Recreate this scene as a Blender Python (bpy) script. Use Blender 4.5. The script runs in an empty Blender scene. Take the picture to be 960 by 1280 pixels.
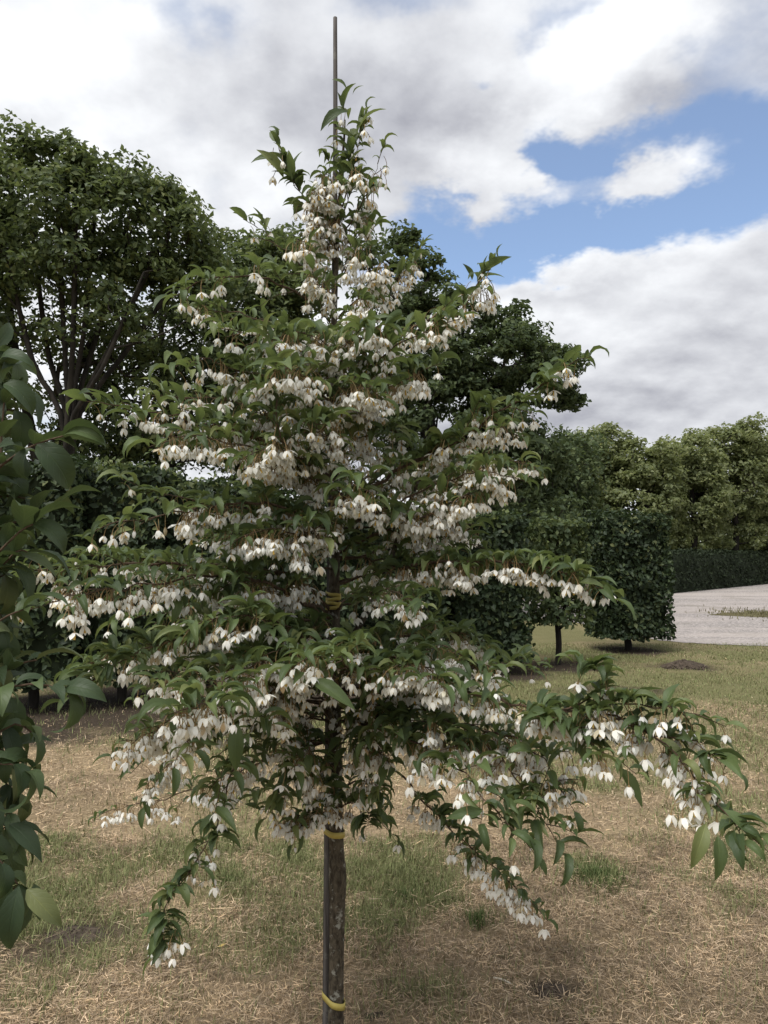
import bpy, math, random
import numpy as np
from mathutils import Vector, Matrix, Quaternion

random.seed(11)
RNG = np.random.default_rng(11)
scene = bpy.context.scene
COL = scene.collection
R = math.radians

# ------------------------------------------------------------------ camera
EYE = 1.6
FPX = 995.0
PITCH = math.atan(50.0 / FPX)
cam_d = bpy.data.cameras.new("camera")
cam = bpy.data.objects.new("camera", cam_d)
COL.objects.link(cam)
cam.location = (0, 0, EYE)
cam.rotation_euler = (math.pi / 2 + PITCH, 0, 0)
cam_d.sensor_fit = 'VERTICAL'
cam_d.angle_y = 2 * math.atan(640.0 / FPX)
cam_d.clip_start = 0.05
cam_d.clip_end = 3000
scene.camera = cam
scene.render.resolution_x, scene.render.resolution_y = 768, 1024


def ray(x, y):
    """direction of a picture point (960 x 1280) in the world"""
    vx, vz = (x - 480.0) / FPX, (640.0 - y) / FPX
    c, s = math.cos(PITCH), math.sin(PITCH)
    return Vector((vx, c - vz * s, s + vz * c))


def P(x, y, d):
    r = ray(x, y)
    return Vector((0, 0, EYE)) + r * (d / r.y)


def G(x, y, z=0.0):
    r = ray(x, y)
    return Vector((0, 0, EYE)) + r * ((z - EYE) / r.z)


# ------------------------------------------------------------------ sky and sun
SUN_EL, SUN_AZ = R(60), R(-140)          # azimuth from +Y towards +X
world = bpy.data.worlds.new("World")
scene.world = world
world.use_nodes = True
wt = world.node_tree
wt.nodes.clear()


class NG:
    """small expression helper over a node tree"""
    def __init__(self, t):
        self.t = t

    def n(self, typ, **kw):
        o = self.t.nodes.new(typ)
        for k, v in kw.items():
            setattr(o, k, v)
        return o

    def put(self, sock, v):
        if v is None:
            return
        if hasattr(v, 'is_linked') or hasattr(v, 'links'):
            self.t.links.new(v, sock)
        else:
            sock.default_value = v

    def m(self, op, a, b=None, c=None, clamp=False):
        o = self.n('ShaderNodeMath', operation=op, use_clamp=clamp)
        for i, v in enumerate((a, b, c)):
            self.put(o.inputs[i], v)
        return o.outputs[0]

    def add(self, a, b): return self.m('ADD', a, b)
    def sub(self, a, b): return self.m('SUBTRACT', a, b)
    def mul(self, a, b): return self.m('MULTIPLY', a, b)
    def div(self, a, b): return self.m('DIVIDE', a, b)

    def xyz(self, x, y, z=0.0):
        o = self.n('ShaderNodeCombineXYZ')
        for i, v in enumerate((x, y, z)):
            self.put(o.inputs[i], v)
        return o.outputs[0]

    def noise(self, vec, scale, detail=5.0, rough=0.55, dist=0.0, col=False):
        o = self.n('ShaderNodeTexNoise')
        self.put(o.inputs['Vector'], vec)
        o.inputs['Scale'].default_value = scale
        o.inputs['Detail'].default_value = detail
        o.inputs['Roughness'].default_value = rough
        o.inputs['Distortion'].default_value = dist
        return o.outputs['Color' if col else 'Fac']

    def ramp(self, f, lo, hi, smooth=True):
        o = self.n('ShaderNodeMapRange', interpolation_type='SMOOTHSTEP' if smooth else 'LINEAR')
        self.put(o.inputs[0], f)
        self.put(o.inputs[1], lo)
        self.put(o.inputs[2], hi)
        return o.outputs[0]

    def mix(self, f, a, b, blend='MIX'):
        o = self.n('ShaderNodeMix', data_type='RGBA', blend_type=blend)
        self.put(o.inputs[0], f)
        self.put(o.inputs[6], a)
        self.put(o.inputs[7], b)
        return o.outputs[2]

    def cramp(self, f, stops):
        o = self.n('ShaderNodeValToRGB')
        self.put(o.inputs[0], f)
        e = o.color_ramp.elements
        while len(e) < len(stops):
            e.new(0.5)
        for k, (p, c) in zip(e, stops):
            k.position = p
            k.color = (*c, 1)
        return o.outputs[0]


w = NG(wt)
tc = w.n('ShaderNodeTexCoord').outputs['Generated']
sep = w.n('ShaderNodeSeparateXYZ')
wt.links.new(tc, sep.inputs[0])
dx, dy, dz = sep.outputs
az = w.m('ARCTAN2', dx, dy)
el = w.m('ARCSINE', dz)
inv = w.div(1.0, w.add(w.m('MAXIMUM', dz, 0.0), 0.34))
pl = w.xyz(w.mul(dx, inv), w.mul(dy, inv), 3.7)
# soft wandering of the cloud edges
wob2 = w.noise(pl, 5.0, 5, 0.62, col=True)
sw = w.n('ShaderNodeSeparateXYZ')
wt.links.new(wob2, sw.inputs[0])
azw = w.add(az, w.mul(w.sub(sw.outputs[0], 0.5), 0.22))
elw = w.add(el, w.mul(w.sub(sw.outputs[1], 0.5), 0.15))


def aim(px, py):
    r = ray(px, py).normalized()
    return math.atan2(r.x, r.y), math.asin(r.z)


AE = w.xyz(azw, elw, 0.0)


def blob(px, py, rx, ry, rot=0.0):
    a0, e0 = aim(px, py)
    mp_ = w.n('ShaderNodeMapping', vector_type='TEXTURE')
    mp_.inputs['Location'].default_value = (a0, e0, 0)
    mp_.inputs['Rotation'].default_value = (0, 0, R(rot))
    mp_.inputs['Scale'].default_value = (1.75 * rx / FPX, 1.75 * ry / FPX, 1)
    wt.links.new(AE, mp_.inputs[0])
    gt = w.n('ShaderNodeTexGradient', gradient_type='SPHERICAL')
    wt.links.new(mp_.outputs[0], gt.inputs[0])
    return w.ramp(gt.outputs[1], 0.0, 1.0)


cover = w.noise(pl, 1.5, 3, 0.5)
wob3 = w.noise(pl, 11.0, 3, 0.6)
puff = w.noise(pl, 4.2, 6, 0.56)
puff_off = w.n('ShaderNodeVectorMath', operation='ADD')
wt.links.new(pl, puff_off.inputs[0])
puff_off.inputs[1].default_value = (0.020, 0.050, 0.0)
puff2 = w.noise(puff_off.outputs[0], 4.2, 6, 0.56)
dens = w.add(0.98, w.mul(w.sub(cover, 0.52), 1.3))
for (px, py, rx, ry, rot, k) in (
        (560, 305, 120, 46, 0, -0.75), (650, 305, 140, 42, 10, -1.15), (790, 272, 180, 42, 12, -1.15), (935, 222, 120, 46, 14, -0.80),
        (905, 165, 150, 34, 8, -0.55), (800, 178, 150, 24, 5, -0.75), (690, 205, 45, 55, 20, -1.3), (545, 262, 40, 30, 0, -0.6), (500, 0, 100, 24, 0, -0.60), (240, 20, 60, 36, -20, -0.66),
        (690, 4, 60, 26, 0, -0.85), (612, 95, 24, 15, 0, -0.85), (930, 30, 70, 56, 0, -0.65), (330, 340, 90, 35, 0, -0.4), (120, 350, 80, 26, 0, -0.4),
        (598, 218, 55, 28, 8, 0.9), (790, 232, 110, 30, 4, 1.6), (560, 130, 150, 70, 0, 0.30), (780, 80, 190, 50, 15, 0.50),
        (880, 425, 400, 84, 9, 1.15)):
    dens = w.m('MULTIPLY_ADD', blob(px, py, rx, ry, rot), k, dens)
dens = w.add(dens, w.mul(w.sub(puff, 0.5), 1.5))
dens = w.add(dens, w.mul(w.sub(wob3, 0.5), 0.30))
mask = w.ramp(dens, -0.25, 0.85)
# grey bellies and white tops of the clouds
sh1 = w.noise(pl, 2.3, 3, 0.5)
lum = w.add(0.72, w.add(w.mul(w.sub(sh1, 0.5), 0.70), w.mul(w.sub(puff, puff2), 0.75)))
for (px, py, rx, ry, rot, k) in (
        (80, 60, 150, 80, 0, 0.14), (330, 150, 200, 60, 10, -0.12), (540, 165, 150, 110, 0, -0.20), (470, 50, 130, 45, 0, 0.08),
        (760, 50, 120, 60, 30, 0.22), (850, 130, 150, 45, 15, -0.22), (640, 345, 140, 24, 5, 0.16), (900, 290, 150, 30, 10, 0.10),
        (800, 520, 400, 60, 0, -0.20), (900, 430, 200, 34, 0, -0.06), (285, 225, 90, 50, 0, 0.10), (690, 150, 60, 25, 0, 0.12), (598, 212, 60, 30, 0, 0.20), (780, 218, 90, 24, 0, 0.14)):
    lum = w.m('MULTIPLY_ADD', blob(px, py, rx, ry, rot), k, lum)
lum = w.m('MINIMUM', w.m('MAXIMUM', lum, 0.30), 1.02)
lum = w.mul(lum, 6.9)
ccol = w.n('ShaderNodeCombineColor')
w.put(ccol.inputs[0], w.mul(lum, 0.97))
w.put(ccol.inputs[1], w.mul(lum, 0.99))
w.put(ccol.inputs[2], w.add(w.mul(lum, 0.95), 0.42))
sky = w.n('ShaderNodeTexSky', sky_type='NISHITA')
sky.sun_disc = False
sky.sun_elevation = SUN_EL
sky.sun_rotation = SUN_AZ
sky.altitude = 50
sky.air_density = 1.0
sky.dust_density = 0.2
sky.ozone_density = 2.6
clear = w.mix(0.10, w.mix(1.0, sky.outputs[0], (1.1, 1.1, 1.1, 1), 'MULTIPLY'), (4.5, 4.5, 4.6, 1))
final = w.mix(mask, clear, ccol.outputs[0])
bg = w.n('ShaderNodeBackground')
wt.links.new(final, bg.inputs[0])
bg.inputs[1].default_value = 0.09
world.cycles.sampling_method = 'MANUAL'
world.cycles.sample_map_resolution = 512
wo = w.n('ShaderNodeOutputWorld')
wt.links.new(bg.outputs[0], wo.inputs[0])

sun_d = bpy.data.lights.new("sun", 'SUN')
sun_d.energy = 2.3
sun_d.angle = R(40)
sun_d.color = (1.0, 0.97, 0.92)
sun = bpy.data.objects.new("sun", sun_d)
COL.objects.link(sun)
sdir = Vector((math.sin(SUN_AZ) * math.cos(SUN_EL), math.cos(SUN_AZ) * math.cos(SUN_EL), math.sin(SUN_EL)))
sun.rotation_euler = (-sdir).to_track_quat('-Z', 'Y').to_euler()
sun.location = (0, 0, 30)

vs = scene.view_settings
vs.view_transform = 'Standard'
vs.look = 'None'
vs.exposure = 0.92
vs.gamma = 1.0
scene.cycles.use_denoising = True
scene.cycles.max_bounces = 7
scene.cycles.diffuse_bounces = 4
scene.cycles.transmission_bounces = 4
scene.cycles.transparent_max_bounces = 4
scene.cycles.caustics_reflective = False
scene.cycles.caustics_refractive = False


# ------------------------------------------------------------------ materials
def new_mat(name):
    m = bpy.data.materials.new(name)
    m.use_nodes = True
    t = m.node_tree
    t.nodes.clear()
    g = NG(t)
    out = g.n('ShaderNodeOutputMaterial')
    return m, g, out


def principled(g, col, rough=0.7, spec=0.3):
    b = g.n('ShaderNodeBsdfPrincipled')
    g.put(b.inputs['Base Color'], col)
    g.put(b.inputs['Roughness'], rough)
    b.inputs['Specular IOR Level'].default_value = spec
    return b


def island_random(g):
    a = g.n('ShaderNodeNewGeometry').outputs['Random Per Island']
    b = g.n('ShaderNodeObjectInfo').outputs['Random']
    return g.m('FRACT', g.add(a, g.mul(b, 7.31)))


def leaf_mat(name, stops, trans=(0.16, 0.22, 0.04), tfac=0.3, rough=0.42, spec=0.4, vein=True):
    m, g, out = new_mat(name)
    rnd = island_random(g)
    col = g.cramp(rnd, stops)
    pos = g.n('ShaderNodeNewGeometry').outputs['Position']
    # uneven tint over a spray of leaves
    nz = g.noise(pos, 9.0, 2)
    col = g.mix(g.mul(g.ramp(nz, 0.35, 0.7), 0.35), col, (stops[0][1][0], stops[0][1][1], stops[0][1][2], 1))
    if vein:
        uv = g.n('ShaderNodeUVMap').outputs[0]
        s = g.n('ShaderNodeSeparateXYZ')
        g.t.links.new(uv, s.inputs[0])
        off = g.m('ABSOLUTE', g.sub(s.outputs[1], 0.5))
        rib = g.ramp(off, 0.045, 0.0)
        side = g.m('FRACT', g.mul(g.sub(s.outputs[0], g.mul(off, 0.5)), 7.0))
        sidev = g.mul(g.ramp(g.m('ABSOLUTE', g.sub(side, 0.5)), 0.10, 0.0), 0.35)
        v = g.m('MAXIMUM', rib, sidev)
        lighter = g.mix(1.0, col, (1.5, 1.45, 1.3, 1), 'MULTIPLY')
        col = g.mix(g.mul(v, 0.6), col, lighter)
    b = principled(g, col, rough, spec)
    if vein:
        bm = g.n('ShaderNodeBump')
        bm.inputs['Strength'].default_value = 0.35
        bm.inputs['Distance'].default_value = 0.002
        g.put(bm.inputs['Height'], g.mul(v, -1.0))
        g.t.links.new(bm.outputs[0], b.inputs['Normal'])
    tr = g.n('ShaderNodeBsdfTranslucent')
    g.put(tr.inputs[0], g.mix(0.65, col, (*trans, 1)))
    mx = g.n('ShaderNodeMixShader')
    mx.inputs[0].default_value = tfac
    g.t.links.new(b.outputs[0], mx.inputs[1])
    g.t.links.new(tr.outputs[0], mx.inputs[2])
    g.t.links.new(mx.outputs[0], out.inputs[0])
    return m


M = {}
M['leaf'] = leaf_mat('snowbell_leaf', [(0.0, (0.042, 0.066, 0.030)), (0.4, (0.074, 0.110, 0.044)), (0.8, (0.112, 0.155, 0.060)), (1.0, (0.19, 0.21, 0.08))],
                     trans=(0.19, 0.24, 0.06), tfac=0.36, rough=.5, spec=.3)
M['shrub_leaf'] = leaf_mat('shrub_leaf', [(0.0, (0.030, 0.050, 0.025)), (0.5, (0.052, 0.080, 0.034)), (0.85, (0.082, 0.115, 0.046)), (1.0, (0.14, 0.155, 0.06))],
                           trans=(0.12, 0.165, 0.045), tfac=0.26, rough=0.5, spec=.3)
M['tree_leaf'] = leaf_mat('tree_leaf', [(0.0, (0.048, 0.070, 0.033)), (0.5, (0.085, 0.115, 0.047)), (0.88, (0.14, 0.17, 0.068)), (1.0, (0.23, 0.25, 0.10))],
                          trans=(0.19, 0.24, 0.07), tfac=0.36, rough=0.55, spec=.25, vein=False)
M['oak_leaf'] = leaf_mat('dark_tree_leaf', [(0.0, (0.044, 0.065, 0.034)), (0.6, (0.075, 0.102, 0.047)), (1.0, (0.125, 0.155, 0.066))],
                         trans=(0.14, 0.19, 0.055), tfac=0.3, rough=0.6, spec=.2, vein=False)
M['row_leaf'] = leaf_mat('pale_row_leaf', [(0.0, (0.12, 0.148, 0.066)), (0.6, (0.185, 0.215, 0.092)), (1.0, (0.27, 0.285, 0.13))],
                         trans=(0.29, 0.33, 0.11), tfac=0.48, rough=0.5, vein=False)
M['beech_leaf'] = leaf_mat('hedge_leaf', [(0.0, (0.020, 0.033, 0.017)), (0.7, (0.037, 0.056, 0.026)), (0.93, (0.07, 0.095, 0.037)), (1.0, (0.14, 0.15, 0.06))],
                           trans=(0.08, 0.12, 0.035), tfac=0.2, rough=0.55, spec=.22, vein=False)
M['hornbeam_leaf'] = leaf_mat('lighter_hedge_leaf', [(0.0, (0.036, 0.055, 0.026)), (0.7, (0.068, 0.094, 0.040)), (1.0, (0.15, 0.175, 0.065))], trans=(0.15, 0.19, 0.05), tfac=0.3, rough=0.55, spec=.22, vein=False)
M['yew_leaf'] = leaf_mat('low_hedge_leaf', [(0.0, (0.012, 0.019, 0.010)), (1.0, (0.030, 0.042, 0.019))], trans=(0.03, 0.05, 0.02), tfac=0.1, rough=0.65, spec=.15, vein=False)


def bark_mat(name, dark, light, scale=30.0, lichen=0.0, stretch=0.25):
    m, g, out = new_mat(name)
    pos = g.n('ShaderNodeTexCoord').outputs['Object']
    mp = g.n('ShaderNodeMapping')
    mp.inputs['Scale'].default_value = (1, 1, stretch)
    g.t.links.new(pos, mp.inputs[0])
    n1 = g.noise(mp.outputs[0], scale, 6, 0.65, 0.4)
    n2 = g.noise(pos, scale * 0.5, 5, 0.65)
    col = g.mix(g.ramp(n1, 0.3, 0.72), (*dark, 1), (*light, 1))
    if lichen:
        spots = g.ramp(n2, 0.56, 0.66)
        col = g.mix(g.mul(spots, lichen), col, (0.30, 0.30, 0.26, 1))
    b = principled(g, col, 0.85, 0.2)
    bm = g.n('ShaderNodeBump')
    bm.inputs['Strength'].default_value = 0.7
    bm.inputs['Distance'].default_value = 0.009
    g.t.links.new(n1, bm.inputs['Height'])
    g.t.links.new(bm.outputs[0], b.inputs['Normal'])
    g.t.links.new(b.outputs[0], out.inputs[0])
    return m


M['bark'] = bark_mat('trunk_bark', (0.024, 0.019, 0.013), (0.11, 0.092, 0.066), 75, 0.8, .45)
M['twig'] = bark_mat('twig_bark', (0.045, 0.030, 0.020), (0.11, 0.075, 0.05), 90)
M['tree_bark'] = bark_mat('tree_bark', (0.012, 0.011, 0.009), (0.042, 0.036, 0.030), 6)
M['stake'] = bark_mat('stake_wood', (0.035, 0.031, 0.028), (0.13, 0.12, 0.115), 40, 0.25, 0.06)


def plain_mat(name, a, b_, scale=20.0, rough=0.7, spec=0.3, trans=0.0):
    m, g, out = new_mat(name)
    pos = g.n('ShaderNodeTexCoord').outputs['Object']
    col = g.mix(g.noise(pos, scale, 3), (*a, 1), (*b_, 1))
    b = principled(g, col, rough, spec)
    sh = b.outputs[0]
    if trans:
        tr = g.n('ShaderNodeBsdfTranslucent')
        g.put(tr.inputs[0], col)
        mx = g.n('ShaderNodeMixShader')
        mx.inputs[0].default_value = trans
        g.t.links.new(sh, mx.inputs[1])
        g.t.links.new(tr.outputs[0], mx.inputs[2])
        sh = mx.outputs[0]
    g.t.links.new(sh, out.inputs[0])
    return m


m, g, out = new_mat('petal_white')
pc = g.cramp(island_random(g), [(0.0, (0.50, 0.36, 0.20)), (0.05, (0.72, 0.66, 0.50)), (0.10, (0.86, 0.85, 0.79)), (1.0, (0.92, 0.925, 0.90))])
b = principled(g, pc, 0.6, 0.2)
tr = g.n('ShaderNodeBsdfTranslucent')
g.t.links.new(pc, tr.inputs[0])
mx = g.n('ShaderNodeMixShader')
mx.inputs[0].default_value = 0.42
g.t.links.new(b.outputs[0], mx.inputs[1])
g.t.links.new(tr.outputs[0], mx.inputs[2])
g.t.links.new(mx.outputs[0], out.inputs[0])
M['petal'] = m
M['calyx'] = plain_mat('calyx_brown', (0.25, 0.14, 0.065), (0.19, 0.16, 0.07), 40, 0.6)
M['stamen'] = plain_mat('stamen_yellow', (0.55, 0.36, 0.08), (0.6, 0.42, 0.12), 40, 0.7)
M['tie'] = plain_mat('tie_yellow', (0.34, 0.27, 0.06), (0.50, 0.42, 0.13), 60, 0.55, 0.4)
M['soil'] = bark_mat('loose_soil', (0.030, 0.023, 0.017), (0.085, 0.065, 0.048), 25, 0, 1.0)
M['pale_stick'] = plain_mat('pale_stick', (0.5, 0.45, 0.36), (0.65, 0.6, 0.5), 40, 0.8)
M['dead_leaf'] = plain_mat('dead_leaf', (0.5, 0.40, 0.13), (0.4, 0.27, 0.09), 40, 0.7, 0.3, 0.2)
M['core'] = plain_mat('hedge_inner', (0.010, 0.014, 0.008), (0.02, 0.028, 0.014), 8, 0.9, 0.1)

# attribute-coloured ground cover
m, g, out = new_mat('grass_blade')
at = g.n('ShaderNodeAttribute', attribute_name='tint')
b = principled(g, at.outputs['Color'], 0.65, 0.25)
tr = g.n('ShaderNodeBsdfTranslucent')
g.t.links.new(at.outputs['Color'], tr.inputs[0])
mx = g.n('ShaderNodeMixShader')
mx.inputs[0].default_value = 0.2
g.t.links.new(b.outputs[0], mx.inputs[1])
g.t.links.new(tr.outputs[0], mx.inputs[2])
g.t.links.new(mx.outputs[0], out.inputs[0])
M['blade'] = m

m, g, out = new_mat('ground_thatch')
at = g.n('ShaderNodeAttribute', attribute_name='tint')
pos = g.n('ShaderNodeNewGeometry').outputs['Position']
n1 = g.noise(pos, 45, 5, 0.7, 0.6)
n2 = g.noise(pos, 3.0, 5, 0.6)
col = g.mix(g.ramp(n1, 0.25, 0.75), g.mix(1.0, at.outputs['Color'], (0.5, 0.5, 0.5, 1), 'MULTIPLY'),
            g.mix(1.0, at.outputs['Color'], (1.25, 1.25, 1.25, 1), 'MULTIPLY'))
col = g.mix(g.mul(g.ramp(n2, 0.4, 0.65), 0.3), col, g.mix(1.0, col, (0.7, 0.75, 0.6, 1), 'MULTIPLY'))
b = principled(g, col, 0.95, 0.1)
bm = g.n('ShaderNodeBump')
bm.inputs['Strength'].default_value = 0.9
bm.inputs['Distance'].default_value = 0.02
g.t.links.new(n1, bm.inputs['Height'])
g.t.links.new(bm.outputs[0], b.inputs['Normal'])
g.t.links.new(b.outputs[0], out.inputs[0])
M['ground'] = m

m, g, out = new_mat('pale_gravel')
pos = g.n('ShaderNodeNewGeometry').outputs['Position']
mp = g.n('ShaderNodeMapping')
mp.inputs['Rotation'].default_value = (0, 0, R(12))
mp.inputs['Scale'].default_value = (0.16, 0.55, 1.0)
g.t.links.new(pos, mp.inputs[0])
v = g.n('ShaderNodeTexVoronoi')
g.t.links.new(pos, v.inputs[0])
v.inputs['Scale'].default_value = 28
n1 = g.noise(mp.outputs[0], 0.8, 3, 0.5, 0.8)
n2 = g.noise(pos, 9, 5, 0.7)
n3 = g.noise(pos, 0.6, 6, 0.65)
sepc = g.n('ShaderNodeSeparateColor')
g.t.links.new(v.outputs['Color'], sepc.inputs[0])
st = g.cramp(sepc.outputs[0], [(0.0, (0.16, 0.148, 0.142)), (0.5, (0.27, 0.245, 0.235)), (1.0, (0.40, 0.365, 0.345))])
col = g.mix(g.mul(g.ramp(n1, 0.42, 0.64), 0.6), st, (0.40, 0.355, 0.33, 1))
col = g.mix(g.mul(g.ramp(n2, 0.45, 0.8), 0.4), col, (0.22, 0.20, 0.185, 1))
col = g.mix(g.mul(g.ramp(n3, 0.50, 0.70), 0.55), col, (0.17, 0.155, 0.125, 1))
b = principled(g, col, 0.95, 0.15)
bm = g.n('ShaderNodeBump')
bm.inputs['Strength'].default_value = 0.8
bm.inputs['Distance'].default_value = 0.02
g.t.links.new(v.outputs['Distance'], bm.inputs['Height'])
g.t.links.new(bm.outputs[0], b.inputs['Normal'])
g.t.links.new(b.outputs[0], out.inputs[0])
M['gravel'] = m


# ------------------------------------------------------------------ mesh helpers
def mesh_np(name, V, F, mats, fmat=None, uv=None, tint=None, smooth=True):
    """V (n,3); F (m,k) of one polygon size, or list of such arrays"""
    if not isinstance(F, list):
        F = [F]
    V = np.asarray(V, dtype=np.float32)
    me = bpy.data.meshes.new(name)
    loops = np.concatenate([f.reshape(-1) for f in F]).astype(np.int32)
    sizes = np.concatenate([np.full(len(f), f.shape[1], dtype=np.int32) for f in F])
    starts = np.concatenate([[0], np.cumsum(sizes)[:-1]]).astype(np.int32)
    me.vertices.add(len(V))
    me.vertices.foreach_set('co', V.reshape(-1))
    me.loops.add(len(loops))
    me.loops.foreach_set('vertex_index', loops)
    me.polygons.add(len(sizes))
    me.polygons.foreach_set('loop_start', starts)
    if fmat is not None:
        me.polygons.foreach_set('material_index', np.asarray(fmat, dtype=np.int32))
    if uv is not None:
        l = me.uv_layers.new(name='UVMap')
        l.data.foreach_set('uv', np.asarray(uv, dtype=np.float32)[loops].reshape(-1))
    if tint is not None:
        a = me.color_attributes.new('tint', 'FLOAT_COLOR', 'POINT')
        a.data.foreach_set('color', np.concatenate([tint, np.ones((len(tint), 1))], 1).astype(np.float32).reshape(-1))
    me.update(calc_edges=True)
    if smooth:
        me.polygons.foreach_set('use_smooth', np.ones(len(sizes), dtype=bool))
    for mm in (mats if isinstance(mats, (list, tuple)) else [mats]):
        me.materials.append(mm)
    return me


def link(name, data, parent=None, label=None, cat=None, group=None, kind=None):
    o = bpy.data.objects.new(name, data)
    COL.objects.link(o)
    if parent is not None:
        o.parent = parent
        o.matrix_parent_inverse = Matrix.Translation(-parent.location)
    if label: o['label'] = label
    if cat: o['category'] = cat
    if group: o['group'] = group
    if kind: o['kind'] = kind
    return o


def empty(name, loc, label, cat, group=None):
    o = link(name, None, None, label, cat, group)
    o.location = loc
    o.empty_display_size = 0.1
    return o


def spline(pts, step):
    """Catmull-Rom through the points, resampled about every `step`"""
    pts = [np.array(p, float) for p in pts]
    if len(pts) == 2:
        pts = [pts[0], pts[0] * .5 + pts[1] * .5, pts[1]]
    q = [2 * pts[0] - pts[1]] + pts + [2 * pts[-1] - pts[-2]]
    out = []
    for i in range(1, len(q) - 2):
        n = max(2, int(np.linalg.norm(q[i + 1] - q[i]) / step))
        for k in range(n):
            t = k / n
            out.append(0.5 * ((2 * q[i]) + (-q[i - 1] + q[i + 1]) * t + (2 * q[i - 1] - 5 * q[i] + 4 * q[i + 1] - q[i + 2]) * t * t
                              + (-q[i - 1] + 3 * q[i] - 3 * q[i + 1] + q[i + 2]) * t ** 3))
    out.append(pts[-1])
    return np.array(out)


class Tubes:
    def __init__(self):
        self.V, self.F, self.n = [], [], 0

    def add(self, pts, rad, sides=6, bump=0.0):
        pts = np.asarray(pts, float)
        n = len(pts)
        rad = np.broadcast_to(np.asarray(rad, float), (n,))
        T = np.gradient(pts, axis=0)
        T /= np.linalg.norm(T, axis=1)[:, None] + 1e-9
        ref = np.array([0.31, 0.87, 0.2]) if abs(T[0] @ np.array([0.31, 0.87, 0.2])) < 0.85 else np.array([1.0, 0, 0.1])
        A = np.zeros((n, 3))
        a = ref - T[0] * (ref @ T[0])
        for i in range(n):
            a = a - T[i] * (a @ T[i])
            a /= np.linalg.norm(a) + 1e-9
            A[i] = a
        B = np.cross(T, A)
        th = np.arange(sides) * 2 * math.pi / sides
        r = rad[:, None] * np.ones((1, sides))
        if bump:
            r = r * (1 + RNG.normal(0, bump, r.shape))
        ring = pts[:, None, :] + r[..., None] * (np.cos(th)[None, :, None] * A[:, None, :] + np.sin(th)[None, :, None] * B[:, None, :])
        self.V.append(ring.reshape(-1, 3))
        self.V.append(pts[-1:] + T[-1:] * rad[-1] * 0.7)
        i0 = self.n
        for i in range(n - 1):
            for k in range(sides):
                k2 = (k + 1) % sides
                self.F.append((i0 + i * sides + k, i0 + i * sides + k2, i0 + (i + 1) * sides + k2, i0 + (i + 1) * sides + k))
        tip = i0 + n * sides
        for k in range(sides):
            k2 = (k + 1) % sides
            self.F.append((i0 + (n - 1) * sides + k, i0 + (n - 1) * sides + k2, tip, tip))
        self.n += n * sides + 1

    def mesh(self, name, mat):
        F = np.array(self.F, dtype=np.int32)
        tri = F[:, 2] == F[:, 3]
        return mesh_np(name, np.concatenate(self.V), [F[~tri], F[tri][:, :3]], mat)


def vnoise(x, y, seed=0):
    xi, yi = np.floor(x).astype(np.int64), np.floor(y).astype(np.int64)
    fx, fy = x - xi, y - yi
    fx, fy = fx * fx * (3 - 2 * fx), fy * fy * (3 - 2 * fy)

    def h(a, b):
        k = (a * 374761393 + b * 668265263 + seed * 974711) & 0xffffffff
        k = ((k ^ (k >> 13)) * 1274126177) & 0xffffffff
        return ((k ^ (k >> 16)) & 0xffff) / 65535.0
    return (h(xi, yi) * (1 - fx) + h(xi + 1, yi) * fx) * (1 - fy) + (h(xi, yi + 1) * (1 - fx) + h(xi + 1, yi + 1) * fx) * fy


def fbm(x, y, seed=0, octaves=4):
    s, a, t = 0, 0.5, 0
    for o in range(octaves):
        s = s + a * vnoise(x * 2 ** o, y * 2 ** o, seed + o)
        t += a
        a *= 0.55
    return s / t


def sstep(x, a, b):
    t = np.clip((x - a) / (b - a), 0, 1)
    return t * t * (3 - 2 * t)


# ------------------------------------------------------------------ ground
BLOCKS = [  # base point, width, depth, top z, underside z, trunk radius, leaves, density
    (G(784, 812), 1.10, 1.05, 2.20, 0.14, 0.060),
    (G(697, 831), 0.74, 0.80, 2.02, 0.50, 0.042),
    (G(600, 838), 1.08, 1.05, 2.08, 0.06, 0.055),
    (G(497, 846), 1.25, 1.15, 2.15, 0.12, 0.055),
    (G(375, 858), 1.30, 1.15, 2.25, 0.15, 0.055),
    (G(262, 868), 1.20, 1.15, 2.35, 0.18, 0.055),
    (G(150, 876), 1.15, 1.15, 2.50, 0.20, 0.055),
    (G(40, 884), 1.15, 1.15, 2.50, 0.20, 0.055),
]


def gblob(x, y, px, py, rx, ry):
    c = G(px, py)
    return np.exp(-(((x - c.x) / rx) ** 2 + ((y - c.y) / ry) ** 2))


def green_mask(x, y):
    n = fbm(x * 1.1, y * 0.8, 5) + 0.35 * (fbm(x * 4, y * 4, 9) - 0.5)
    g_ = sstep(n, 0.36, 0.72) * 0.82
    for (px, py, rx, ry, k) in ((745, 1092, .14, .20, 1.2), (515, 1128, .16, .16, .10), (600, 1150, .12, .14, .4), (830, 855, 1.6, .9, .8), (920, 940, .5, .7, .5),
                                (300, 1010, .5, .5, .4), (445, 1090, .25, .2, .15), (285, 1100, .14, .14, .5), (240, 1170, .1, .12, .5),
                                (550, 1085, .3, .25, .35), (250, 920, .7, .5, .35), (160, 1130, .3, .2, -.4), (850, 1160, .7, .6, -.4),
                                (900, 880, .5, .4, -.5), (650, 1190, .5, .3, -.3), (250, 1260, .6, .3, -.4)):
        g_ = g_ + k * gblob(x, y, px, py, rx, ry)
    far = sstep(y, 5.5, 10.0) * 0.6
    return np.clip(g_ + far * (0.4 + fbm(x * .7, y * .7, 31)), 0, 1)


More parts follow.
